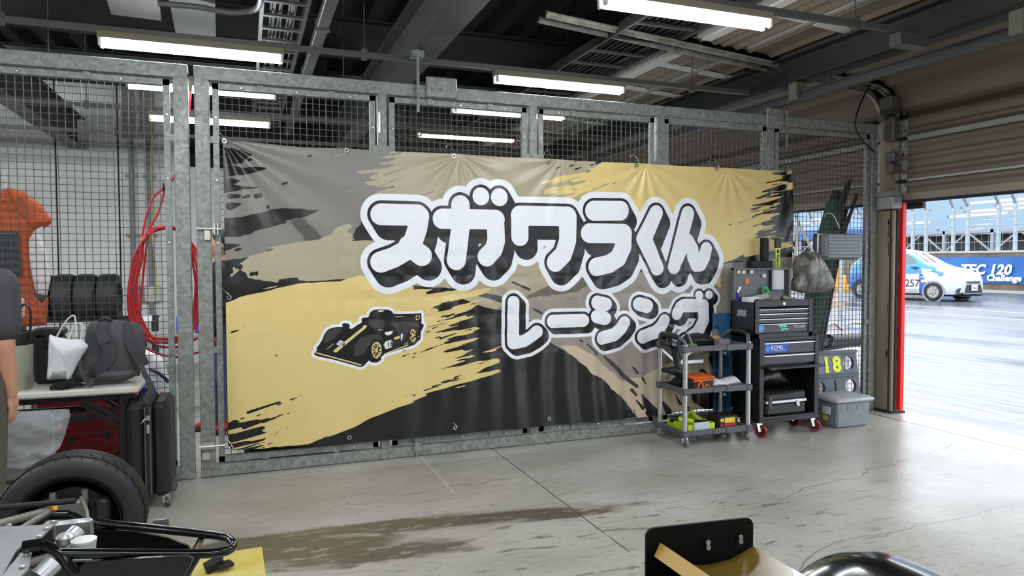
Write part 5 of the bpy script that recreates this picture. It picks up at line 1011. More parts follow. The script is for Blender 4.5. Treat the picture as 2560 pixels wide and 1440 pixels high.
m_ = MB(); inflate(m_, pp([(122, 950), (124, 915), (150, 915), (178, 915), (172, 948)], -.50), (-.76, -.505, TT), EX, EZ, NY, .068, .1, .010, .008, 38, 43, .3); part(m_, 'contents', M('grey contents', (150, 148, 144), .7), pbg)
gl = thing('work_glove', 'black work glove lying at the table edge under the carrier bag', 'glove', (-.78, -.50, TT)); m_ = MB(); m_.ball((-.75, -.49, TT+.035), (.07, .05, .034), 12)
for k in range(4): m_.tube(caps([(-.77, -.50+k*.0, TT+.04), (-.80-.012*k+.03, -.525, TT+.035), (-.825+.026*k, -.545, TT+.015)], 4), [.014]*8+[.010], 8)
m_.tube([(-.71, -.49, TT+.04), (-.675, -.50, TT+.028), (-.655, -.51, TT+.02)], [.018, .015, .011], 8); part(m_, 'glove', M('black knit', (18, 18, 19), .9, bump=.3, bscale=200), gl)
bk = thing('bucket_bag', 'grey green bucket bag with black handles at the left of the table', 'bag', (-1.08, -.38, TT)); m_ = MB(); m_.lathe([(.0, .0), (.115, .0), (.122, .02), (.128, .29), (.124, .30)], (-1.075, -.38, TT), EZ, 24); part(m_, 'body', M('sage canvas', (150, 152, 134), .8), bk); part(MB().lathe([(.128, .285), (.132, .29), (.132, .36), (.12, .365), (.12, .30)], (-1.075, -.38, TT), EZ, 24).lathe([(0, .34), (.125, .345)], (-1.075, -.38, TT), EZ, 24), 'rim', BLK, bk)
part(MB().tube(caps([at(42, 850, 1, -.42), at(44, 800, 1, -.42), at(55, 765, 1, -.42), at(68, 763, 1, -.42), at(77, 785, 1, -.42), at(74, 850, 1, -.42)], 5), .020, 8, flat=.3), 'handle', BLK, bk); part(MB().box(at(78, 948, 1, -.48), (.03, .02, .05), b=.004), 'buckle', M('sage dark', (96, 98, 84), .7), bk)
xb = thing('tool_satchel', 'black box bag standing between the bucket bag and the carrier bag', 'bag', (-.95, -.22, TT)); part(MB().box((-.90, -.17, TT+.162), (.17, .15, .32), b=.02), 'body', M('black leatherette', (34, 34, 35), .5), xb); part(MB().box((-.90, -.17, TT+.34), (.18, .16, .05), b=.012).bb((-.91, -.258, TT+.24), (-.89, -.246, TT+.34), .003), 'lid', BLK, xb)
# suitcase
sc = thing('suitcase', 'black hard shell suitcase on wheels standing at the right end of the table', 'suitcase', (-.27, -.40, 0)); SB = M('suitcase black', (26, 26, 28), .38)
part(MB().box((-.345, -.40, .385), (.115, .42, .62), b=.035), 'rear_shell', M('suitcase matte', (20, 20, 22), .6), sc); c = MB(); c.box((-.205, -.40, .385), (.115, .42, .62), b=.035); part(c, 'front_shell', SB, sc)
part(MB().box((-.275, -.40, .385), (.045, .425, .625), b=.012), 'gusset', M('black fabric', (30, 30, 31), .85), sc)
z_ = MB(); [z_.bb((x-.004, -.618, .10), (x+.004, -.606, .67), .002) for x in (-.292, -.262)]; part(z_, 'zipper', M('zip grey', (84, 84, 86), .4), sc)
part(MB().bb((-.285, -.63, .585), (-.262, -.612, .62), .004).bb((-.282, -.63, .50), (-.266, -.612, .56), .004).tube(caps([(-.285, -.625, .60), (-.30, -.63, .585), (-.31, -.628, .57)], 3), .005, 6), 'zip_pulls', CHR, sc)
d_ = MB(); [d_.ball((-.150+.004*sin(k), -.615+.002*(k % 2), .20+k*.011), .004, 5) for k in range(40)]; part(d_, 'textured_band', M('suitcase texture', (60, 60, 62), .4), sc)
part(MB().tube(caps([(-.30, -.5, .69), (-.30, -.48, .72), (-.30, -.34, .72), (-.30, -.32, .69)], 3), .01, 8), 'handle', BLK, sc)
for x, y, a in ((-.18, -.57, -1.2), (-.35, -.57, .2), (-.18, -.23, .5), (-.35, -.23, .5)): caster(sc, x, y, .03, M('suitcase wheel', (60, 60, 62), .4), CHR, a, wd=.02, zt=.085)
# clear bag under the table
cb = MB(); inflate(cb, px_poly([(-40, 1020), (60, 1028), (120, 1024), (172, 1022), (176, 1040), (165, 1080), (150, 1120), (120, 1150), (60, 1172), (-40, 1168)], -.85, (-.9, .4)), (-.9, -.85, .4), EX, EZ, NY, .09, .12, .012, .03, 30, 51, 1.2, (.7, 1.4))
cbm = M('clear polythene', (214, 216, 218), .18, alpha=.34)
cbo = solo(cb, 'poly_sack', cbm, 'big clear crumpled polythene sack hanging under the table', 'sack')
part(MB().bb((-1.5, -.80, .30), (-.775, -.64, .70), .03).bb((-1.5, -.9, .0), (-.85, -.72, .30), .02), 'contents', M('grey foam', (120, 118, 116), .8), cbo)
# behind the left mesh: jacket, hose, red tub, white bodywork
jk = thing('rain_jacket', 'orange hooded work jacket with white lining hung behind the left mesh', 'jacket', (-1.15, .14, 1.1)); O = (-1.15, 1.1); JO = M('orange cloth', (176, 78, 34), .75, var=.18, scale=7); YJ = .14
def jp(pts, T, mt, nm, dy=0, R=.05, amp=.012, seed=3, lb=None): part(inflate(MB(), px_poly(pts, YJ, O), (O[0], YJ+dy, O[1]), EX, EZ, NY, T, R, .012, amp, 26, seed, 1, (1.6, .6)), nm, mt, jk, lb)
jp([(-60, 520), (-40, 490), (5, 470), (15, 466), (60, 480), (95, 505), (120, 540), (127, 552), (122, 560), (100, 575), (80, 590), (70, 610), (78, 690), (80, 740), (100, 760), (118, 740), (112, 815), (60, 818), (-60, 818)], .035, JO, 'shell', .05, .06, .012, 3)
jp([(12, 468), (60, 482), (98, 508), (122, 540), (126, 552), (105, 566), (85, 575), (62, 560), (40, 530)], .04, JO, 'hood', .03, .05, .014, 5); jp([(68, 600), (85, 572), (110, 560), (100, 590), (118, 640), (124, 700), (115, 740), (88, 735), (76, 690), (70, 640)], .022, M('white mesh lining', (222, 214, 214), .8, alpha=.85), 'lining', .03, .03, .01, 7)
jp([(-60, 578), (45, 578), (50, 600), (55, 690), (-60, 690)], .02, M('jacket charcoal', (56, 58, 62), .8), 'dark_panel', .0, .03, .006, 9); jp([(25, 745), (60, 742), (62, 790), (40, 810), (20, 800)], .015, M('pink lining', (214, 170, 150), .8), 'pocket_lining', .01, .03, .006, 11)
part(MB().tube(caps([at(15, 470, 1, .1), at(14, 455, 1, .09), at(12, 440, 1, .06), at(13, 426, 1, .05)], 3), .004, 6), 'hanger_loop', WHT, jk)
hz = thing('air_hose', 'coil of red air hose hung on the back of the left partition', 'hose', (-.22, .14, 1.0)); HR = M('red hose', (206, 34, 48), .35); hrn = random.Random(5)
base = [(420, 563), (390, 570), (360, 594), (337, 645), (322, 710), (322, 765), (338, 812), (372, 842), (420, 850), (462, 840), (484, 812), (496, 760), (499, 700), (490, 645), (474, 600), (450, 572)]
for k in range(7):
    j = k*2.2; pts = [(x+hrn.uniform(-4, 4)+(j if y > 560 and 330 < y and x < 340 else 0)+(8*sin(k*1.7) if 600 < y < 830 else 0), y+hrn.uniform(-3, 3)+(8*cos(k*2.1) if y > 800 else 2*k % 7)) for x, y in base]
    P = caps([at(x, y, 1, .115+.012*k) for x, y in pts+[pts[0]]], 4); part(MB().tube(P[:-1], .0085, 7, closed=True), 'coil', HR, hz)
for k, pts in enumerate(([(476, 225), (474, 262), (468, 300), (440, 430), (413, 468), (385, 492), (366, 540), (352, 610), (335, 690), (325, 780), (345, 850), (380, 878), (440, 893), (500, 880)], [(413, 468), (396, 530), (372, 575), (350, 640), (342, 720), (352, 790), (385, 848), (420, 858)], [(372, 575), (362, 650), (352, 760), (352, 815), (380, 858), (440, 868), (496, 845)])):
    part(MB().tube(caps([at(x, y, 1, .20+.012*k) for x, y in pts], 5), .0085, 7), 'strand', HR, hz)
part(MB().lathe([(.028, -.012), (.034, 0), (.028, .012)], at(411, 467, 1, .20), EX, 12), 'black_tie', BLK, hz); part(MB().tube(caps([at(418, 535, 1, .1), at(416, 560, 1, .09), at(414, 572, 1, .1), at(418, 550, 1, .17)], 3), .004, 6), 'white_tie', WHT, hz); part(MB().tube([at(476, 205, 1, .2), at(476, 228, 1, .2)], .012, 8), 'coupling', BLKM, hz)
rd = thing('red_bodywork', 'dark red car bodywork panel behind the mesh under the table', 'bodywork', (-.75, .42, 0)); part(MB().bb((-1.15, .32, .02), (-.455, .75, .63), .05), 'panel', M('deep red paint', (128, 20, 32), .25), rd); [part(MB().lathe([(.02, .0), (.022, -.014), (0, -.018)], c, EY_, 12), 'fastener', BLK, rd) for c in ((-.885, .32, .295), (-.66, .32, .31))]
wb_ = thing('white_fairing', 'white and blue rounded fairing behind the mesh right of the backpack', 'bodywork', (-.34, .45, 0)); O = (-.34, .0)
part(inflate(MB(), px_poly([(348, 1000), (350, 930), (362, 872), (385, 876), (410, 900), (424, 950), (428, 1010), (420, 1160), (350, 1160)], .45, O), (O[0], .45, 0), EX, EZ, NY, .12, .1, .016, 0, 1, 1, 1), 'shell', M('fairing white', (236, 238, 240), .3), wb_)
part(inflate(MB(), px_poly([(325, 965), (350, 958), (385, 962), (392, 985), (380, 1002), (330, 1000)], .3, O), (O[0], .31, 0), EX, EZ, NY, .03, .04, .012, 0, 1, 1, .2), 'blue_panel', M('fairing blue', (30, 50, 140), .3), wb_); part(MB().tube(caps([at(330, 975, 1, .29), at(350, 988, 1, .28), at(385, 992, 1, .28), at(405, 980, 1, .30)], 3), .008, 6), 'red_stripe', M('fairing red', (214, 50, 50), .3), wb_)
part(MB().tube(caps([at(375, 922, 1, .3), at(395, 932, 1, .28), at(412, 945, 1, .28), at(420, 955, 1, .3)], 3), .014, 8), 'hose', M('fairing navy', (24, 24, 60), .4), wb_)
# tyres on a rack near the back wall
TYR = 4.6
def tyre_mb(c, axis, R, wd, ri):
    h = wd/2; return MB().lathe([(ri, -h*.8), (ri+.02, -h), (R*.86, -h*1.02), (R*.955, -h*.92), (R, -h*.62), (R, h*.62), (R*.955, h*.92), (R*.86, h*1.02), (ri+.02, h), (ri, h*.8), (ri-.01, 0), (ri, -h*.8)], c, axis, 40)
for k, px in enumerate((108, 164, 218, 274)):
    q = at(px, 740, 1, TYR); cx = q.x; solo(tyre_mb((cx, TYR, 1.155), (1, .0, 0), .30, .225, .17), 'slick_tyre', RUB, ['leftmost worn slick tyre on the rack by the back wall', 'second worn slick tyre from the left on the rack', 'third worn slick tyre from the left on the rack', 'rightmost worn slick tyre on the rack by the back wall'][k], 'tyre', 'tyres on the rack')
    if k == 0: trk = thing('tyre_rack', 'black tube rack carrying four slick tyres by the back wall', 'rack', (-1.6, TYR, 0))
for y in (TYR-.20, TYR+.20): part(MB().bb((-2.3, y-.02, .865), (-.75, y+.02, .895), .004), 'bar', BLK, trk)
for x in (-2.28, -.78):
    for y in (TYR-.20, TYR+.20): part(MB().bb((x-.02, y-.02, 0), (x+.02, y+.02, .86)), 'leg', BLK, trk)
    part(MB().bb((x-.015, TYR-.2, .3), (x+.015, TYR+.2, .33)), 'tie', BLK, trk)
part(MB().bb((-.98, TYR-.32, .86), (-.78, TYR-.28, .93)), 'white_tag', WHT, trk)
# tarp seen under the banner, bench with bottles by the gap
it(MB().bb((.30, .10, .02), (1.15, .45, .30), .04), 'teal_crate', M('dark teal', (22, 62, 74), .6), 'dark teal crate on the floor behind the banner bottom', 'crate')
bn = thing('workbench', 'low workbench with bottles in the gap between the two partitions', 'bench', (-.1, 2.6, 0)); part(MB().bb((-.75, 2.35, .80), (.45, 2.9, .85), .006), 'top', M('bench grey', (150, 148, 142), .5), bn)
for x in (-.7, .4):
    for y in (2.4, 2.85): part(MB().bb((x-.025, y-.025, 0), (x+.025, y+.025, .8)), 'leg', BLK, bn)
for k, (x, c_, lb) in enumerate(((-.32, (60, 120, 200), 'blue spray bottle on the workbench in the partition gap'), (-.24, (210, 60, 70), 'red bottle on the workbench in the partition gap'), (-.14, (120, 70, 170), 'purple bottle on the workbench in the partition gap'), (-.05, (26, 26, 28), 'black canister on the workbench in the partition gap'))):
    it(MB().lathe([(0, 0), (.035, 0), (.037, .02), (.037, .17), (.015, .21), (.015, .25), (0, .25)], (x, 2.5, .851), EZ, 14), 'spray_bottle', M('bottle %d' % k, c_, .4), lb, 'bottle')
# ---------------------------------------------------------------- race cars in the foreground
GB = M('gloss black', (10, 10, 12), .16, coat=.3); ALP = M('aluminium sheet', (186, 188, 188), .35, .7, var=.08, scale=5); GRS = M('grey suspension', (132, 130, 122), .4, .5); GOLDP = M('gold paint', (104, 84, 32), .22, coat=.3)
fc = thing('open_wheel_car', 'stripped black open wheel race car raised on a trestle at the lower left', 'race car', (-.4, -3.2, 0))
WC = V((-.345, -2.35, .555)); RW = .268
ty = MB(); h = .1
ty.lathe([(.185, -h*.85), (.20, -h), (.235, -h*1.02), (.256, -h*.9), (RW-.003, -h*.62)], WC, EY_, 64)
gr = []; n = 7
for k in range(n):
    a, q = -h*.62+k*(h*1.24)/n, -h*.62+(k+1)*(h*1.24)/n; gr += [(RW, a), (RW, q-.008), (RW-.009, q-.008), (RW-.009, q)]
ty.lathe(gr+[(RW-.003, h*.62), (.256, h*.9), (.235, h*1.02), (.20, h), (.185, h*.85)], WC, EY_, 64)
tyo = part(ty, 'tyre', M('tread rubber', (34, 34, 36), .55, bump=.1, bscale=90), fc)
sp = MB()
for k in range(36):
    a = 2*pi*k/36; d = V((cos(a), 0, sin(a))); e = V((cos(a+.10), 0, sin(a+.10))); sp.tube(caps([WC+d*(RW-.012)+NY*h*.86, WC+d*(RW+.0)+NY*h*.66, WC+e*(RW+.0005)+NY*h*.35, WC+e*(RW+.0005)+NY*h*.05], 3), .0022, 4)
part(sp, 'tread_grooves', M('groove black', (10, 10, 11), .9), tyo)
part(MB().lathe([(.186, -.085), (.178, -.085), (.170, -.06), (.168, .06), (.15, .085), (.06, .095), (.0, .095)], WC, EY_, 48).lathe([(.187, -.086), (.184, -.092), (.180, -.086)], WC, EY_, 48), 'rim', M('rim black', (20, 21, 24), .3), fc)
hb = MB(); hb.cyl(WC+V((0, .02, 0)), WC+V((0, -.10, 0)), .05, 20).cyl(WC+V((0, -.10, -.02)), WC+V((0, -.15, -.02)), .035, 16).beam(WC+V((-.055, -.09, .10)), WC+V((-.03, -.09, -.03)), .03, .024).beam(WC+V((.055, -.09, .10)), WC+V((.04, -.09, -.03)), .03, .024).box(WC+V((0, -.085, .02)), (.12, .03, .16), b=.012); [hb.cyl(WC+V((x, -.09, .10)), WC+V((x, -.09, .135)), .012, 8) for x in (-.055, .055)]
part(hb, 'upright', GRS, fc); part(MB().lathe([(.06, -.02), (.135, -.02), (.135, -.035), (.06, -.035), (.06, -.02)], WC, EY_, 36), 'brake_disc', M('disc grey', (70, 70, 72), .35, .7), fc); part(MB().box(WC+V((.11, -.045, .02)), (.06, .07, .14), b=.015), 'brake_caliper', M('caliper', (40, 40, 42), .4), fc)
part(MB().lathe([(.142, .03), (.142, .055)], WC, EY_, 30), 'rim_barrel', M('rim light', (150, 150, 146), .4, .4), fc)
for a, q, rr in (((-.9, -2.95, .66), (-.40, -2.46, .63), .016), ((-.75, -3.0, .55), (-.345, -2.47, .46), .015), ((.02, -3.0, .50), (-.33, -2.47, .46), .015), ((-.6, -2.98, .60), (-.36, -2.5, .66), .012)): part(MB().tube([a, q], rr, 10), 'wishbone', GRS, fc)
part(MB().tube(caps([(-.30, -2.46, .67), (-.27, -2.50, .60), (-.28, -2.6, .55), (-.30, -2.9, .62)], 4), .006, 6), 'brake_hose', GRS, fc); part(MB().lathe([(.014, -.008), (.03, -.006), (.03, .006), (.014, .008)], at(133, 1272, 1, -2.75), V((1, .6, .2)), 16), 'gold_fitting', M('anodised gold', (214, 150, 40), .3, .6), fc)
tube = [(195, 1302, -2.95), (300, 1313, -3.02), (430, 1326, -3.10), (530, 1337, -3.17), (565, 1344, -3.20), (580, 1354, -3.235), (582, 1365, -3.26), (570, 1376, -3.29), (540, 1382, -3.31), (490, 1385, -3.33), (400, 1385, -3.36), (280, 1384, -3.40), (148, 1383, -3.45)]
part(MB().tube(caps([at(x, y, 1, Y) for x, y, Y in tube], 4), .0145, 12), 'nose_hoop', GB, fc)
part(MB().tube([at(503, 1348, 1, -3.15), at(486, 1382, 1, -3.33)], .011, 8), 'hoop_brace', GB, fc); part(MB().tube([at(492, 1390, 1, -3.33), at(462, 1440, 1, -3.33)], .014, 8).tube([at(478, 1392, 1, -3.36), at(448, 1445, 1, -3.36)], .012, 8), 'hoop_strut', GB, fc)
for a, q, e, Y in (((126, 1289), (172, 1287), (205, 1303), -2.95), ((58, 1368), (105, 1361), (150, 1384), -3.45)):
    part(MB().tube([at(*a, 1, Y), at(*q, 1, Y)], .017, 12), 'clamp', GB, fc); part(MB().tube(caps([at(*q, 1, Y), at((q[0]+e[0])/2, (q[1]+e[1])/2-2, 1, Y), at(*e, 1, Y), at(e[0]+15, e[1]+22, 1, Y), at(e[0]+40, e[1]+50, 1, Y)], 4), .014, 10), 'bent_tube', GB, fc)
# tub walls, plates, fittings
def wall(pts, Y, th, nm, mt): part(MB().add([at(x, y, 1, Y) for x, y in pts]+[at(x, y, 1, Y)+V((0, th, 0)) for x, y in pts], [list(range(len(pts)))[::-1], list(range(len(pts), 2*len(pts)))]+[[i, (i+1) % len(pts), len(pts)+(i+1) % len(pts), len(pts)+i] for i in range(len(pts))]), nm, mt, fc)
wall([(135, 1450), (140, 1408), (250, 1402), (380, 1394), (470, 1390), (484, 1398), (462, 1425), (430, 1470), (380, 1500), (135, 1500)], -3.42, .012, 'near_side', GB); wall([(190, 1318), (240, 1322), (330, 1328), (420, 1345), (470, 1365), (480, 1376), (440, 1392), (300, 1420), (190, 1420)], -3.02, .012, 'far_side', GB)
fb = MB(); fb.add([(-.45, -3.42, .62), (-.45, -3.0, .62), (.12, -3.1, .60), (.12, -3.36, .60), (-.45, -3.42, .60), (-.45, -3.0, .60), (.12, -3.1, .58), (.12, -3.36, .58)], [(3, 2, 1, 0), (4, 5, 6, 7), (0, 1, 5, 4), (2, 3, 7, 6), (1, 2, 6, 5), (3, 0, 4, 7)]); part(fb, 'floor_tray', M('tub black', (16, 16, 17), .5), fc)
def top(pts, z, th, nm, mt): q = [at(x, y, 2, z) for x, y in pts]; part(MB().add(q+[p-V((0, 0, th)) for p in q], [list(range(len(q)))[::-1], list(range(len(q), 2*len(q)))]+[[i, (i+1) % len(q), len(q)+(i+1) % len(q), len(q)+i] for i in range(len(q))]), nm, mt, fc)
top([(-60, 1318), (120, 1312), (78, 1345), (40, 1376), (5, 1440), (-60, 1440)], .80, .006, 'footbox_plate', ALP); top([(118, 1302), (146, 1300), (100, 1345), (70, 1362), (60, 1352)], .815, .006, 'edge_plate', ALP); top([(52, 1382), (80, 1378), (72, 1418), (20, 1470), (-20, 1470)], .815, .006, 'edge_plate', ALP)
part(MB().tube([(-.6, -2.93, .80), (-.3, -2.93, .795), (-.22, -2.95, .80)], .010, 8), 'chassis_tube', BLKM, fc); part(MB().bb((-1.4, -3.5, .45), (-.42, -2.98, .74), .02), 'tub', M('tub black', (16, 16, 17), .5), fc)
bt_ = MB(); [bt_.lathe([(0, .006), (.007, .004), (.008, 0)], at(x, y, 2, .817), EZ, 8) for x, y in ((132, 1305), (115, 1322), (98, 1342), (64, 1388), (55, 1418), (22, 1314))]; part(bt_, 'bolts', BOLT, fc)
part(MB().tube([at(150, 1372, 1, -3.15), at(195, 1328, 1, -3.10)], .026, 14), 'master_cylinder', ALU, fc); part(MB().box(at(185, 1322, 1, -3.06), (.11, .02, .07), euler(.3, 0, 0), .008), 'cylinder_bracket', ALP, fc); part(MB().lathe([(.024, 0), (.026, .02), (.018, .03), (0, .032)], at(163, 1358, 1, -3.17), EZ, 14), 'filler_cap', ALU, fc)
part(MB().lathe([(0, -.03), (.03, -.03), (.034, .02), (.036, .022), (.036, .03), (.0, .032)], at(210, 1372, 1, -3.2), EZ, 18), 'fluid_reservoir', M('milky plastic', (216, 216, 210), .4), fc); part(MB().tube([at(95, 1445, 1, -3.5), at(135, 1408, 1, -3.47)], .026, 14), 'damper', ALU, fc)
part(MB().bb((.02, -3.035, .70), (.07, -3.028, .73), .002), 'rivet_plate', M('plate grey', (120, 122, 120), .4, .5), fc)
ts = thing('trestle', 'black steel trestle under the raised open wheel car', 'trestle', (-.8, -3.2, 0)); part(MB().bb((-.95, -3.5, .40), (-.65, -2.98, .449), .006), 'top_bar', BF, ts)
for x in (-.92, -.68):
    for y in (-3.46, -3.02): part(MB().bb((x-.02, y-.02, 0), (x+.02, y+.02, .40)), 'leg', BF, ts)
# yellow mat and black clip on the floor
mtp = [at(x, y, 2, 0) for x, y in ((490, 1398), (655, 1372), (668, 1470), (470, 1490))]
mm = MB(); mm.add([p+V((0, 0, .012)) for p in mtp]+[p+V((0, 0, .001)) for p in mtp], [(0, 3, 2, 1), (4, 5, 6, 7)]+[(i, (i+1) % 4, (i+1) % 4+4, i+4) for i in range(4)]); solo(mm, 'floor_mat', M('yellow mat', (222, 208, 128), .8, rgb2=(204, 178, 70), scale=5), 'yellow sheet lying on the floor beyond the nose of the open wheel car', 'mat')
q = at(535, 1425, 2, .02); solo(MB().box(q+V((0, 0, .03)), (.09, .05, .05), euler(.2, -.3, .3), .006).box(q+V((.05, 0, .02)), (.08, .06, .02), rotz(.4), .004).box(q+V((.02, .03, .06)), (.05, .03, .05), euler(0, .3, .2), .004), 'black_clamp', BLKM, 'black plastic clamp lying on the yellow sheet', 'clamp')
# second car: wing and rounded deck
rc2 = thing('winged_race_car', 'black race car with a gold wing plane cut off at the lower right', 'race car', (1.6, -4.6, 0)); YE_ = -4.0
ep = MB(); plate(ep, lambda X, Z: rbox2(X, Z, .18, -.2, .362, .62, .022), (0, .362, -.52, .12), .012, (1.35, YE_, .752), V((1, 0, -.045)), EZ, NY, .008); part(ep, 'endplate', M('endplate black', (5, 5, 6), .55, spec=.2), rc2)
a = [(.028, .055), (.04, .062), (.075, .035), (.12, .012), (.19, .0), (.27, .004), (.35, .03), (.355, .022), (.27, -.006), (.19, -.012), (.11, .0), (.05, .03)]
part(MB().prism(a, (1.352, YE_-.01, .735), EX, EZ, (0, -1.25, 0)), 'wing_plane', GOLDP, rc2); part(MB().prism([(.015, .05), (.035, .085), (.042, .08), (.024, .046)], (1.352, YE_-.01, .737), EX, EZ, (0, -1.25, 0)), 'gurney_lip', M('gold lip', (176, 142, 66), .3), rc2)
bo = MB(); [bo.lathe([(0, -.004), (.007, -.003), (.008, 0)], at(x, y, 1, YE_-.009), EY_, 10) for x, y in ((1770, 1356), (1771, 1369), (1852, 1343), (1852, 1354))]; part(bo, 'bolts', BOLT, rc2)
dk_ = MB(); G = []
for i in range(25):
    t = -1+2*i/24; row = []
    for j in range(21):
        s_ = j/20; X = 1.88+t*.40+s_*.03; Y = -4.18-s_*1.3; Z = .818-.30*abs(t)**2.2-.05*s_*s_-.03*t-.5*max(0, .06-s_); row.append((X, Y, Z))
    G.append(row)
dk_.grid(G, (0, 0, -.02)); part(dk_, 'engine_deck', GB, rc2)
part(MB().bb((1.25, -5.35, .25), (2.1, -4.25, .52), .05), 'hull', GB, rc2); part(MB().bb((1.42, -4.06, .40), (1.62, -3.99, .735), .01).bb((1.46, -4.3, .40), (1.56, -4.02, .46), .01), 'wing_mount', GB, rc2)
for x in (1.35, 2.05): part(MB().lathe([(.0, -.1), (.2, -.1), (.27, -.09), (.28, 0), (.27, .09), (.2, .1), (0, .1)], (x, -4.95, .28), EY_ if False else EX, 32), 'wheel', RUB, rc2)
# ---------------------------------------------------------------- people
SKIN = M('skin', (204, 150, 122), .55)
def fuse(mb, name, mt, parent, vox=.012, sm=4, org=None):
    """one continuous surface out of overlapping tapered volumes"""
    o = part(mb, name, mt, parent, org=org); md = o.modifiers.new('fuse', 'REMESH'); md.mode = 'VOXEL'; md.voxel_size = vox; s_ = o.modifiers.new('soft', 'SMOOTH'); s_.iterations = sm; s_.factor = .6
    dg = bpy.context.evaluated_depsgraph_get(); me = bpy.data.meshes.new_from_object(o.evaluated_get(dg)); o.modifiers.clear(); old = o.data; o.data = me; bpy.data.meshes.remove(old)
    me.polygons.foreach_set('use_smooth', [True]*len(me.polygons)); return o
def limb(mb, pts, rs): mb.tube(caps(pts, 3) if len(pts) > 2 else pts, list(np.interp(np.linspace(0, 1, (len(pts)-1)*3+1 if len(pts) > 2 else 2), np.linspace(0, 1, len(rs)), rs)), 14); [mb.ball(p, r, 12) for p, r in zip((pts[0], pts[-1]), (rs[0], rs[-1]))]
def hand(mb, w_, fw, side, k=1.0):
    """palm, four unequal curled fingers and a thumb off the side of the palm"""
    fw = V(fw).normalized(); side = V(side).normalized(); nrm = fw.cross(side); c = V(w_)
    R = Matrix((side, fw, nrm)).transposed(); mb.ball(c+fw*.045*k, (.04*k, .052*k, .017*k), 12, R)
    for i, (s_, L) in enumerate(((-.028, .066), (-.010, .078), (.009, .072), (.027, .056))):
        b = c+fw*.082*k+side*s_*k; limb(mb, [b, b+fw*L*.42*k+nrm*.004, b+fw*L*.75*k+nrm*.016, b+fw*L*.92*k+nrm*.032], [.0095*k, .009*k, .008*k, .007*k])
    b = c+fw*.02*k-side*.034*k; limb(mb, [b, b+fw*.03*k-side*.022*k+nrm*.008, b+fw*.062*k-side*.026*k+nrm*.016], [.013*k, .011*k, .0085*k])
def person(label, loc, face, s=1.0, top=None, topname='jacket', sleeves=True, trousers=None, shoe=None, hair=(30, 28, 28), arm_r=None, arm_l=None, stance=.0):
    """face: heading angle; builds along +y then turned"""
    r = thing('person', label, 'person', loc); R = rotz(face-pi/2); W = lambda x, y, z: V(loc)+R @ V((x*s, y*s, z*s))
    B = MB(); limb(B, [W(0, 0, .95), W(0, .01, 1.12), W(0, .0, 1.32), W(0, -.01, 1.44)], [.15*s, .135*s, .155*s, .09*s]); B.ball(W(0, 0, 1.38), (.17*s, .10*s, .10*s), 14, R); limb(B, [W(0, -.01, 1.44), W(0, .005, 1.53)], [.06*s, .055*s])
    B.ball(W(0, .012, 1.645), (.075*s, .096*s, .118*s), 18, R); B.ball(W(0, .045, 1.585), (.055*s, .055*s, .055*s), 14, R); B.ball(W(0, .108, 1.625), (.014*s, .02*s, .022*s), 8, R)
    for e in (-1, 1): B.ball(W(e*.077, 0, 1.63), (.012*s, .022*s, .034*s), 8, R); B.ball(W(e*.032, .088, 1.672), (.022*s, .012*s, .008*s), 8, R)
    B.ball(W(0, .094, 1.583), (.026*s, .012*s, .009*s), 8, R)
    arms = []
    for e, a in ((1, arm_r), (-1, arm_l)):
        sh, el, wr = a or ((.195*e, 0, 1.40), (.235*e, -.03, 1.12), (.225*e, .07, .88)); arms.append((sh, el, wr)); limb(B, [W(*sh), W(*el)], [.056*s, .042*s]); limb(B, [W(*el), W(*wr)], [.042*s, .029*s]); fw = (W(*wr)-W(*el)).normalized(); hand(B, W(*wr)+fw*.01, fw, R @ V((0, e*-1, 0)) if abs(fw.z) > .5 else EZ, s)
    legs = []
    for e in (-1, 1):
        y = stance*e; hp, kn, an = (.095*e, 0, .92), (.10*e, .02+y*.6, .50), (.10*e, -.03+y, .09); legs.append((hp, kn, an)); limb(B, [W(*hp), W(*kn)], [.092*s, .058*s]); limb(B, [W(*kn), W(kn[0], kn[1]*.5+an[1]*.5-.02, .33), W(*an)], [.056*s, .056*s, .036*s]); limb(B, [W(an[0], an[1], .05), W(an[0], an[1]+.13, .035)], [.04*s, .03*s])
    body = fuse(B, 'body', SKIN, r, .0085*s, 3)
    E_ = MB(); [E_.ball(W(e*.032, .098, 1.655), (.013*s, .008*s, .008*s), 10, R) for e in (-1, 1)]; part(E_, 'eyes', M('eye', (40, 32, 30), .2), r); part(MB().ball(W(0, .103, 1.584), (.022*s, .006*s, .005*s), 8, R), 'lips', M('lips', (166, 96, 88), .5), r)
    H = MB(); H.ball(W(0, -.012, 1.685), (.085*s, .10*s, .095*s), 18, R); H.ball(W(0, -.055, 1.62), (.076*s, .06*s, .09*s), 14, R); fuse(H, 'hair', M('hair', hair, .7), r, .012*s, 2)
    T = MB(); limb(T, [W(0, 0, .90), W(0, .01, 1.12), W(0, 0, 1.32), W(0, -.01, 1.43)], [.185*s, .165*s, .18*s, .10*s]); T.ball(W(0, 0, 1.385), (.195*s, .12*s, .095*s), 14, R)
    for sh, el, wr in arms:
        if sleeves: limb(T, [W(*sh), W(*el)], [.075*s, .062*s]); limb(T, [W(*el), V(W(*el)).lerp(W(*wr), .93)], [.062*s, .046*s])
        else: limb(T, [W(*sh), V(W(*sh)).lerp(W(*el), .75)], [.085*s, .078*s])
    fuse(T, topname, top, r, .014*s, 4)
    Q = MB(); Q.ball(W(0, -.01, .93), (.185*s, .14*s, .11*s), 14, R)
    for hp, kn, an in legs: limb(Q, [W(*hp), W(*kn), W(an[0], an[1], .11)], [.115*s, .085*s, .066*s])
    fuse(Q, 'trousers', trousers, r, .014*s, 4)
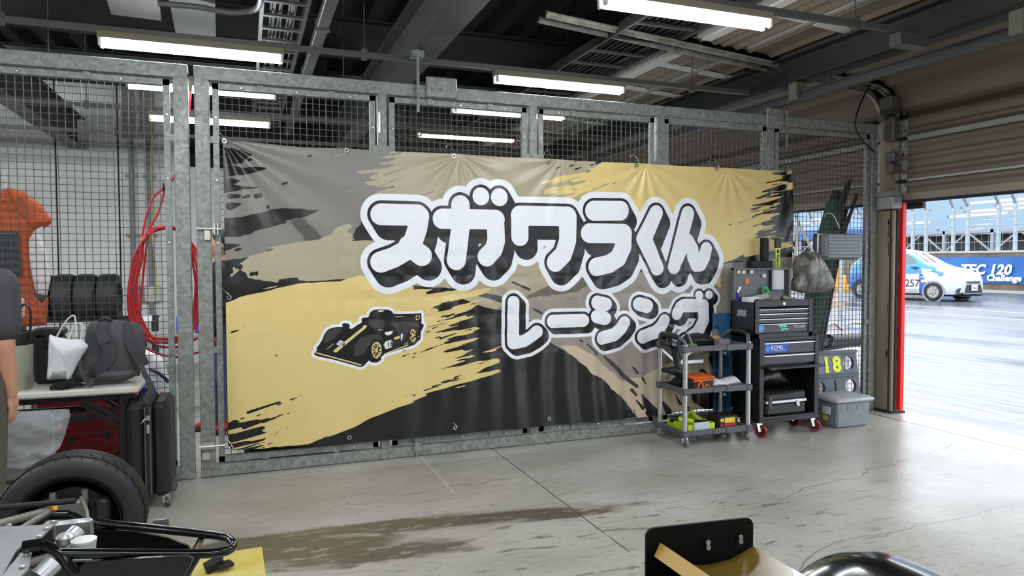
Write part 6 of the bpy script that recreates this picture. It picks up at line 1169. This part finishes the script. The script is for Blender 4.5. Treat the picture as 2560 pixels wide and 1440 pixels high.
    for hp, kn, an in legs:
        S_ = MB(); limb(S_, [W(an[0], an[1]-.04, .055), W(an[0], an[1]+.07, .05), W(an[0], an[1]+.17, .036)], [.05*s, .05*s, .036*s]); S_.bb((0, 0, 0), (0, 0, 0)) if False else None
        p = fuse(S_, 'shoe', shoe, r, .01*s, 3); k = MB(); k.box(W(an[0], an[1]+.065, .012), (.095*s, .29*s, .022*s), R, .008); part(k, 'sole', BLKM, p)
    return r
person('person in black jacket, jeans and red shoes behind the left banner edge', (.12, 1.52, 0), pi*1.0, 1.075, M('black jacket', (26, 27, 30), .7), 'jacket', True, M('blue jeans', (66, 88, 132), .85, var=.15, scale=20), M('red shoe', (168, 24, 40), .5), stance=.07)
person('person in charcoal t-shirt and olive trousers at the left picture edge', (-1.05, -1.32, 0), pi*.42, 1.07, M('charcoal tee', (62, 61, 64), .85), 'tee_shirt', False, M('olive trousers', (86, 82, 74), .85, var=.1, scale=10), BLKM, arm_r=((.195, 0, 1.39), (.225, -.02, 1.12), (.205, .05, .86)))
# ---------------------------------------------------------------- pit lane and grandstand
XW = 34.5
CON = M('stained concrete', (112, 102, 88), .8, rgb2=(72, 63, 54), scale=.8); CON2 = M('pale concrete', (172, 168, 158), .8)
wl_ = MB(); wl_.bb((XW, -30, 0), (XW+.35, 80, 2.0)).mat(1).bb((XW-.06, -30, 0), (XW, 80, .14)).bb((XW-.04, -30, 1.96), (XW+.4, 80, 2.06))
struct(wl_, 'pit_wall', [CON, M('white kerb', (160, 160, 160), .6)], 'stained concrete pit wall across the lane')
bn_ = thing('blue_banner', 'blue advertising banner fixed along the pit wall behind the car', 'banner', (XW-.06, 14, .45))
G = [[V((XW-.07-.03*sin(y*1.3)-.02*sin(y*3.1+z*2), y, z)) for z in np.linspace(.46, 1.76, 6)] for y in np.linspace(6, 21.5, 60)]
part(MB().grid(G), 'sheet', M('event blue', (26, 98, 168), .5, rgb2=(16, 66, 134), scale=.5, stretch=(1, .4, 1.6)), bn_)
def lane_text(s, px, py, h, shear=.22, bold=.02):
    q = at(px, py, 0, XW-.14); return text_mb(MB(), s, q, (0, -1, 0), (0, -shear, 1), h, .0, bold=bold, space=1.05)
part(lane_text('TEC 120', 2400, 684, .68, .22, .03), 'lettering', WHT, bn_); part(lane_text('Challenge', 2466, 701, .40, .15), 'lettering', WHT, bn_)
FP = M('fence post white', (150, 160, 166), .5, .2)
for k, px in enumerate((1995, 2030, 2072, 2107, 2150, 2185, 2281, 2314, 2382, 2418, 2495, 2537)):
    q = at(px, 628, 0, XW+.2); y = q.y; mb = MB(); mb.bb((XW+.14, y-.07, 2.06), (XW+.28, y+.07, 4.35)).beam((XW+.21, y, 4.30), (XW-.5, y-.12, 5.2), .13, .13)
    nth = ['first', 'second', 'third', 'fourth', 'fifth', 'sixth', 'seventh', 'eighth', 'ninth', 'tenth', 'eleventh', 'twelfth'][k]
    it(mb, 'fence_post', FP, 'white bent catch fence post, %s from the left beyond the pit lane' % nth, 'post', 'catch fence posts')
cf = MB()
for z in (2.5, 2.9, 3.3, 3.7, 4.1): cf.tube([(XW+.06, -20, z), (XW+.06, 70, z)], .012, 4)
y = -10.0
while y < 60: cf.beam((XW+.06, y, 2.065), (XW+.06, y, 4.2), .008, .008, (1, 0, 0)); y += .35
it(cf, 'catch_fence', FP, 'thin wire catch fence along the top of the pit wall', 'fence')
gs = thing('grandstand', 'pale grandstand with rows of light blue seats beyond the catch fence', 'grandstand', (60, 25, 0))
STC = M('stand concrete', (134, 140, 148), .7); SEA = M('seat blue', (112, 142, 168), .5); SEW = M('seat white', (186, 190, 194), .5)
t_ = MB(); s_ = MB(); w2 = MB(); rs = random.Random(2)
for i in range(30):
    x, z = 54+i*.8, 4.0+i*.40; t_.bb((x, -25, z-.42), (x+.8, 95, z-.02)); y = -25
    while y < 95:
        L = rs.choice((3, 5, 8, 11)); (w2 if rs.random() < .3 else s_).bb((x+.15, y+.1, z-.02), (x+.5, y+L-.25, z+.20)); y += L
part(t_, 'tiers', STC, gs); part(s_, 'blue_seats', SEA, gs, kind='stuff'); part(w2, 'white_seats', SEW, gs, kind='stuff')
tr_ = MB()
for y in range(-24, 95, 4): tr_.bb((53.6, y-.12, 0), (53.9, y+.12, 4.0)).beam((53.7, y, 2.2), (53.7, y+2, 3.8), .12, .12, (1, 0, 0)).beam((53.7, y+4, 2.2), (53.7, y+2, 3.8), .12, .12, (1, 0, 0))
tr_.bb((53.6, -25, 3.7), (53.9, 95, 3.95)).bb((53.6, -25, 2.1), (53.9, 95, 2.3)).bb((53.5, -25, 0), (53.7, 95, 2.1)); part(tr_, 'substructure', STC, gs); part(MB().bb((56, -25, 0), (57, 95, 3.7)), 'back_wall', M('stand shade', (84, 82, 84), .8), gs)
stp = MB()
for y0 in (2, 12, 22, 33, 45): [stp.bb((54+i*.8-.02, y0, 4.0+i*.4-.02), (54+i*.8+.78, y0+1.1, 4.0+i*.4+.03)) for i in range(30)]
part(stp, 'aisles', SEW, gs)
# canopy, cones, board near the wall
q = at(2104, 590, 0, 17); cn = thing('canopy', 'light blue pop up canopy on the pit lane seen through the mesh', 'canopy', (q.x, q.y, 0)); CB_ = M('canopy blue', (66, 100, 156), .6); hw = .85
mb = MB(); zt, zb = 2.95, 2.5; c = V((q.x, q.y, zt)); k = [V((q.x+a*hw, q.y+b_*hw, zb)) for a, b_ in ((-1, -1), (1, -1), (1, 1), (-1, 1))]; mb.add([c]+k, [(0, 1, 2), (0, 2, 3), (0, 3, 4), (0, 4, 1)]); mb.add(k+[p-V((0, 0, .28)) for p in k], [(i, (i+1) % 4, (i+1) % 4+4, i+4) for i in range(4)]); part(mb, 'roof', CB_, cn)
for p in k: part(MB().bb(p+V((-.03, -.03, -zb)), p+V((.03, .03, 0))), 'leg', FP, cn)
for k, (px, py, h, lb) in enumerate(((2092, 722, 1.5, 'tall orange marker standing by the pit wall left of the car'), (2108, 724, .8, 'short orange marker beside the tall one by the pit wall'))):
    q = at(px, py, 2, 0); it(MB().lathe([(.28, 0), (.28, .08), (.2, .1), (.16, h*.9), (.1, h), (0, h)], q, EZ, 14), 'traffic_marker', M('marker orange', (236, 150, 40), .5), lb, 'marker')
q = at(2130, 716, 2, 0); it(MB().bb((q.x, q.y-1.0, .35), (q.x+.08, q.y+1.0, .95)).bb((q.x, q.y-.9, 0), (q.x+.06, q.y-.8, .4)).bb((q.x, q.y+.8, 0), (q.x+.06, q.y+.9, .4)).mat(1).bb((q.x-.01, q.y-.98, .36), (q.x, q.y+.98, .5)), 'barrier_board', [WHT, M('board red', (220, 60, 60), .5)], 'low white and red barrier board by the pit wall', 'barrier')
# ---------------------------------------------------------------- hatchback number 257
S_ = 1.2; f_ = V((.155, -.988, 0)).normalized(); r_v = V((f_.y, -f_.x, 0)); W1 = V((25.72, 14.55, 0)); O_ = W1+f_*(.80*S_)-r_v*(.80*S_)
Cw = lambda x, y, z: O_-f_*(x*S_)+r_v*(y*S_)+V((0, 0, z*S_*(1+.15*min(1, max(0, (z-.35)/.6)))))
hcb = thing('hatchback', 'blue and white race hatchback numbered 257 driving along the wet pit lane', 'car', tuple(Cw(2, 0, 0)))
ST = np.array([(0, .58, .24, .58, .62, .46), (.05, .68, .20, .66, .69, .54), (.16, .78, .17, .75, .78, .62), (.5, .83, .16, .86, .90, .68), (.95, .845, .16, .94, .98, .72), (1.25, .85, .16, .965, 1.10, .68), (1.6, .85, .16, .98, 1.29, .60), (1.95, .85, .16, .99, 1.43, .56), (2.4, .85, .16, 1.0, 1.49, .55), (2.95, .85, .16, 1.02, 1.47, .54), (3.35, .845, .18, 1.04, 1.40, .53), (3.65, .82, .22, 1.05, 1.24, .55), (3.85, .76, .30, .98, 1.08, .56), (3.95, .68, .38, .84, .90, .5)])
xs_ = np.concatenate([np.linspace(0, .2, 10), np.linspace(.25, 3.95, 75)]); rows = []; 
for x in xs_:
    w_, z0, be, ro, rw = [np.interp(x, ST[:, 0], ST[:, i]) for i in range(1, 6)]
    half = caps([(0, z0, 0), (w_*.86, z0, 0), (w_*.985, z0+.10, 0), (w_, (z0+be)*.5+.05, 0), (w_*.965, be-.03, 0), (w_*.93, be, 0), ((w_*.93+rw)/2, (be+ro)/2+.02, 0), (rw, ro-.02, 0), (rw*.6, ro+.012, 0), (0, ro+.018, 0)], 4)
    rows.append([(x, p.x, p.y) for p in half]+[(x, -p.x, p.y) for p in half[::-1][1:-1]])
BLU = M('car blue', (40, 110, 200), .3); BL2 = M('race blue', (16, 80, 164), .25); SKYB = M('race sky blue', (54, 132, 172), .25); CWH = M('race white', (184, 190, 196), .25); CGL = M('car glass', (84, 100, 108), .1); CDK = M('car dark trim', (44, 46, 52), .5)
mb = MB(); n = len(rows[0]); vs = [Cw(*p) for r in rows for p in r]; fs, mi = [], []
for i in range(len(rows)-1):
    for j in range(n):
        a, b_, c, d = rows[i][j], rows[i+1][j], rows[i+1][(j+1) % n], rows[i][(j+1) % n]; x, y, z = [(a[k]+b_[k]+c[k]+d[k])/4 for k in range(3)]
        w_, z0, be, ro, rw = [np.interp(x, ST[:, 0], ST[:, k]) for k in range(1, 6)]; m_ = 1 if z > .78 else 0
        if x < .95+.45*(z-.3) and z < .75+.1*x: m_ = 2
        if x < 1.35 and z > be-.02 and x < 1.1: m_ = 2 if x < .75 else 1
        if z > be+.03 and z < ro-.05 and 1.45 < x < 3.5 and ro-be > .14: m_ = 3
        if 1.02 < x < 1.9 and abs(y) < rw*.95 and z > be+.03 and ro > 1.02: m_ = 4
        if x > 1.7 and z > ro-.03: m_ = 2 if x < 2.6 else 1
        if z < z0+.06: m_ = 5
        fs.append([i*n+j, (i+1)*n+j, (i+1)*n+(j+1) % n, i*n+(j+1) % n]); mi.append(m_)
mb.v = vs; mb.f = fs; mb.mi = mi; mb.add([Cw(*p) for p in rows[0]], [list(range(n))]).mi[-1] = 2; mb.add([Cw(*p) for p in rows[-1]], [list(range(n))[::-1]]).mi[-1] = 1
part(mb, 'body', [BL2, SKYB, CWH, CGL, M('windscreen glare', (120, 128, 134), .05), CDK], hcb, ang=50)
for x in (.80, 3.35):
    for sd in (1, -1):
        c = Cw(x, sd*.80, .30); wmb = MB(); wmb.lathe([(.0, -.11*S_), (.24*S_, -.11*S_), (.30*S_, -.08*S_), (.30*S_, .07*S_), (.27*S_, .085*S_), (.20*S_, .075*S_)], c, r_v*sd, 28); wp_ = part(wmb, 'wheel', RUB, hcb)
        g = MB(); g.lathe([(.20*S_, .07*S_), (.195*S_, .05*S_), (.04*S_, .035*S_), (0, .05*S_)], c, r_v*sd, 24); [g.beam(c+r_v*sd*.06*S_, c+r_v*sd*.06*S_+(f_*cos(a)+EZ*sin(a))*.2*S_, .035*S_, .02*S_, r_v) for a in [2*pi*k/7 for k in range(7)]]; part(g, 'rim', M('rim grey', (150, 150, 152), .35, .5), wp_)
        a_ = MB(); a_.lathe([(.305*S_, .045*S_), (.36*S_, .058*S_), (.365*S_, .04*S_)], c, r_v*sd, 28); part(a_, 'arch_trim', M('arch grey', (150, 152, 154), .6) if x < 1 else CDK, hcb)
def patch(pts, y, nm, mt, th=.012): P = [Cw(x, y, z) for x, z in pts]; part(MB().add(P+[p-r_v*th for p in P], [list(range(len(P))), list(range(len(P), 2*len(P)))[::-1]]+[[i, (i+1) % len(P), len(P)+(i+1) % len(P), len(P)+i] for i in range(len(P))]), nm, mt, hcb)
patch([(1.26, .36), (1.26, .79), (1.76, .79), (1.76, .36)], .862, 'number_board', WHT); patch([(1.26, .245), (1.26, .34), (1.76, .34), (1.76, .245)], .862, 'name_board', WHT)
part(text_mb(MB(), '257', Cw(1.74, .872, .44), f_, EZ, .35*S_, .005, bold=.004, space=.95), 'number', CDK, hcb); patch([(1.28, .28), (1.28, .305), (1.74, .305), (1.74, .28)], .866, 'small_print', CDK, .002)
patch([(.98, .57), (.98, .64), (1.2, .64), (1.2, .57)], .866, 'sponsor_patch', WHT); patch([(1.0, .70), (1.0, .72), (1.22, .72), (1.22, .70)], .862, 'sponsor_patch', WHT); patch([(.86, .86), (.86, .90), (1.22, .93), (1.22, .87)], .83, 'pale_patch', M('pale pink', (226, 190, 196), .4))
mr_ = MB(); mr_.ball(Cw(1.42, .93, .98), (.10*S_, .09*S_, .07*S_), 12); part(mr_, 'mirror', SKYB, hcb); part(MB().beam(Cw(1.42, .80, .93), Cw(1.42, .92, .93), .12, .03), 'mirror_arm', CDK, hcb)
hl = MB()
for sd in (1, -1): hl.add([Cw(*p) for p in ((.16, sd*.64, .66), (.30, sd*.775, .66), (.62, sd*.842, .75), (.72, sd*.835, .80), (.45, sd*.80, .785), (.2, sd*.70, .745))], [(0, 1, 2, 3, 4, 5) if sd < 0 else (5, 4, 3, 2, 1, 0)])
part(hl, 'headlamp', M('lamp smoke', (110, 120, 130), .15), hcb); lb_ = MB(); [lb_.ball(Cw(.30, sd*.765, .725), .05*S_, 10) for sd in (1, -1)]; part(lb_, 'headlamp_bulb', WHT, hcb)
gl_ = MB(); gl_.add([Cw(*p) for p in ((-.012, -.40, .52), (-.012, .40, .52), (-.03, .48, .36), (-.03, .50, .27), (-.03, -.50, .27), (-.03, -.48, .36))], [(0, 1, 2, 3, 4, 5)]); gl_.add([Cw(*p) for p in ((-.012, -.42, .60), (-.012, .42, .60), (-.016, .36, .555), (-.016, -.36, .555))], [(0, 1, 2, 3)]); part(gl_, 'grille', CDK, hcb)
part(MB().box(Cw(-.045, 0, .43), (.03, .03, .0) if False else (.36*S_, .02, .19*S_), rotz(math.atan2(f_.x, -f_.y)), .004), 'licence_plate', WHT, hcb); part(text_mb(MB(), '54-67', Cw(-.06, .15, .39), -r_v, EZ, .13*S_, .003), 'plate_digits', CDK, hcb)
vt = MB(); vt.add([Cw(*p) for p in ((.02, .66, .44), (.10, .76, .40), (.13, .785, .27), (.05, .70, .26))], [(0, 1, 2, 3)]); part(vt, 'fog_vent', CDK, hcb); part(MB().beam(Cw(.02, .62, .17), Cw(.04, -.62, .17), .04, .03), 'lip', CDK, hcb)
wpm = MB(); wpm.tube([Cw(1.12, .42, 1.05), Cw(1.72, .30, 1.36)], .014, 5).tube([Cw(1.16, .05, 1.08), Cw(1.72, -.12, 1.37)], .014, 5); part(wpm, 'wipers', CDK, hcb)
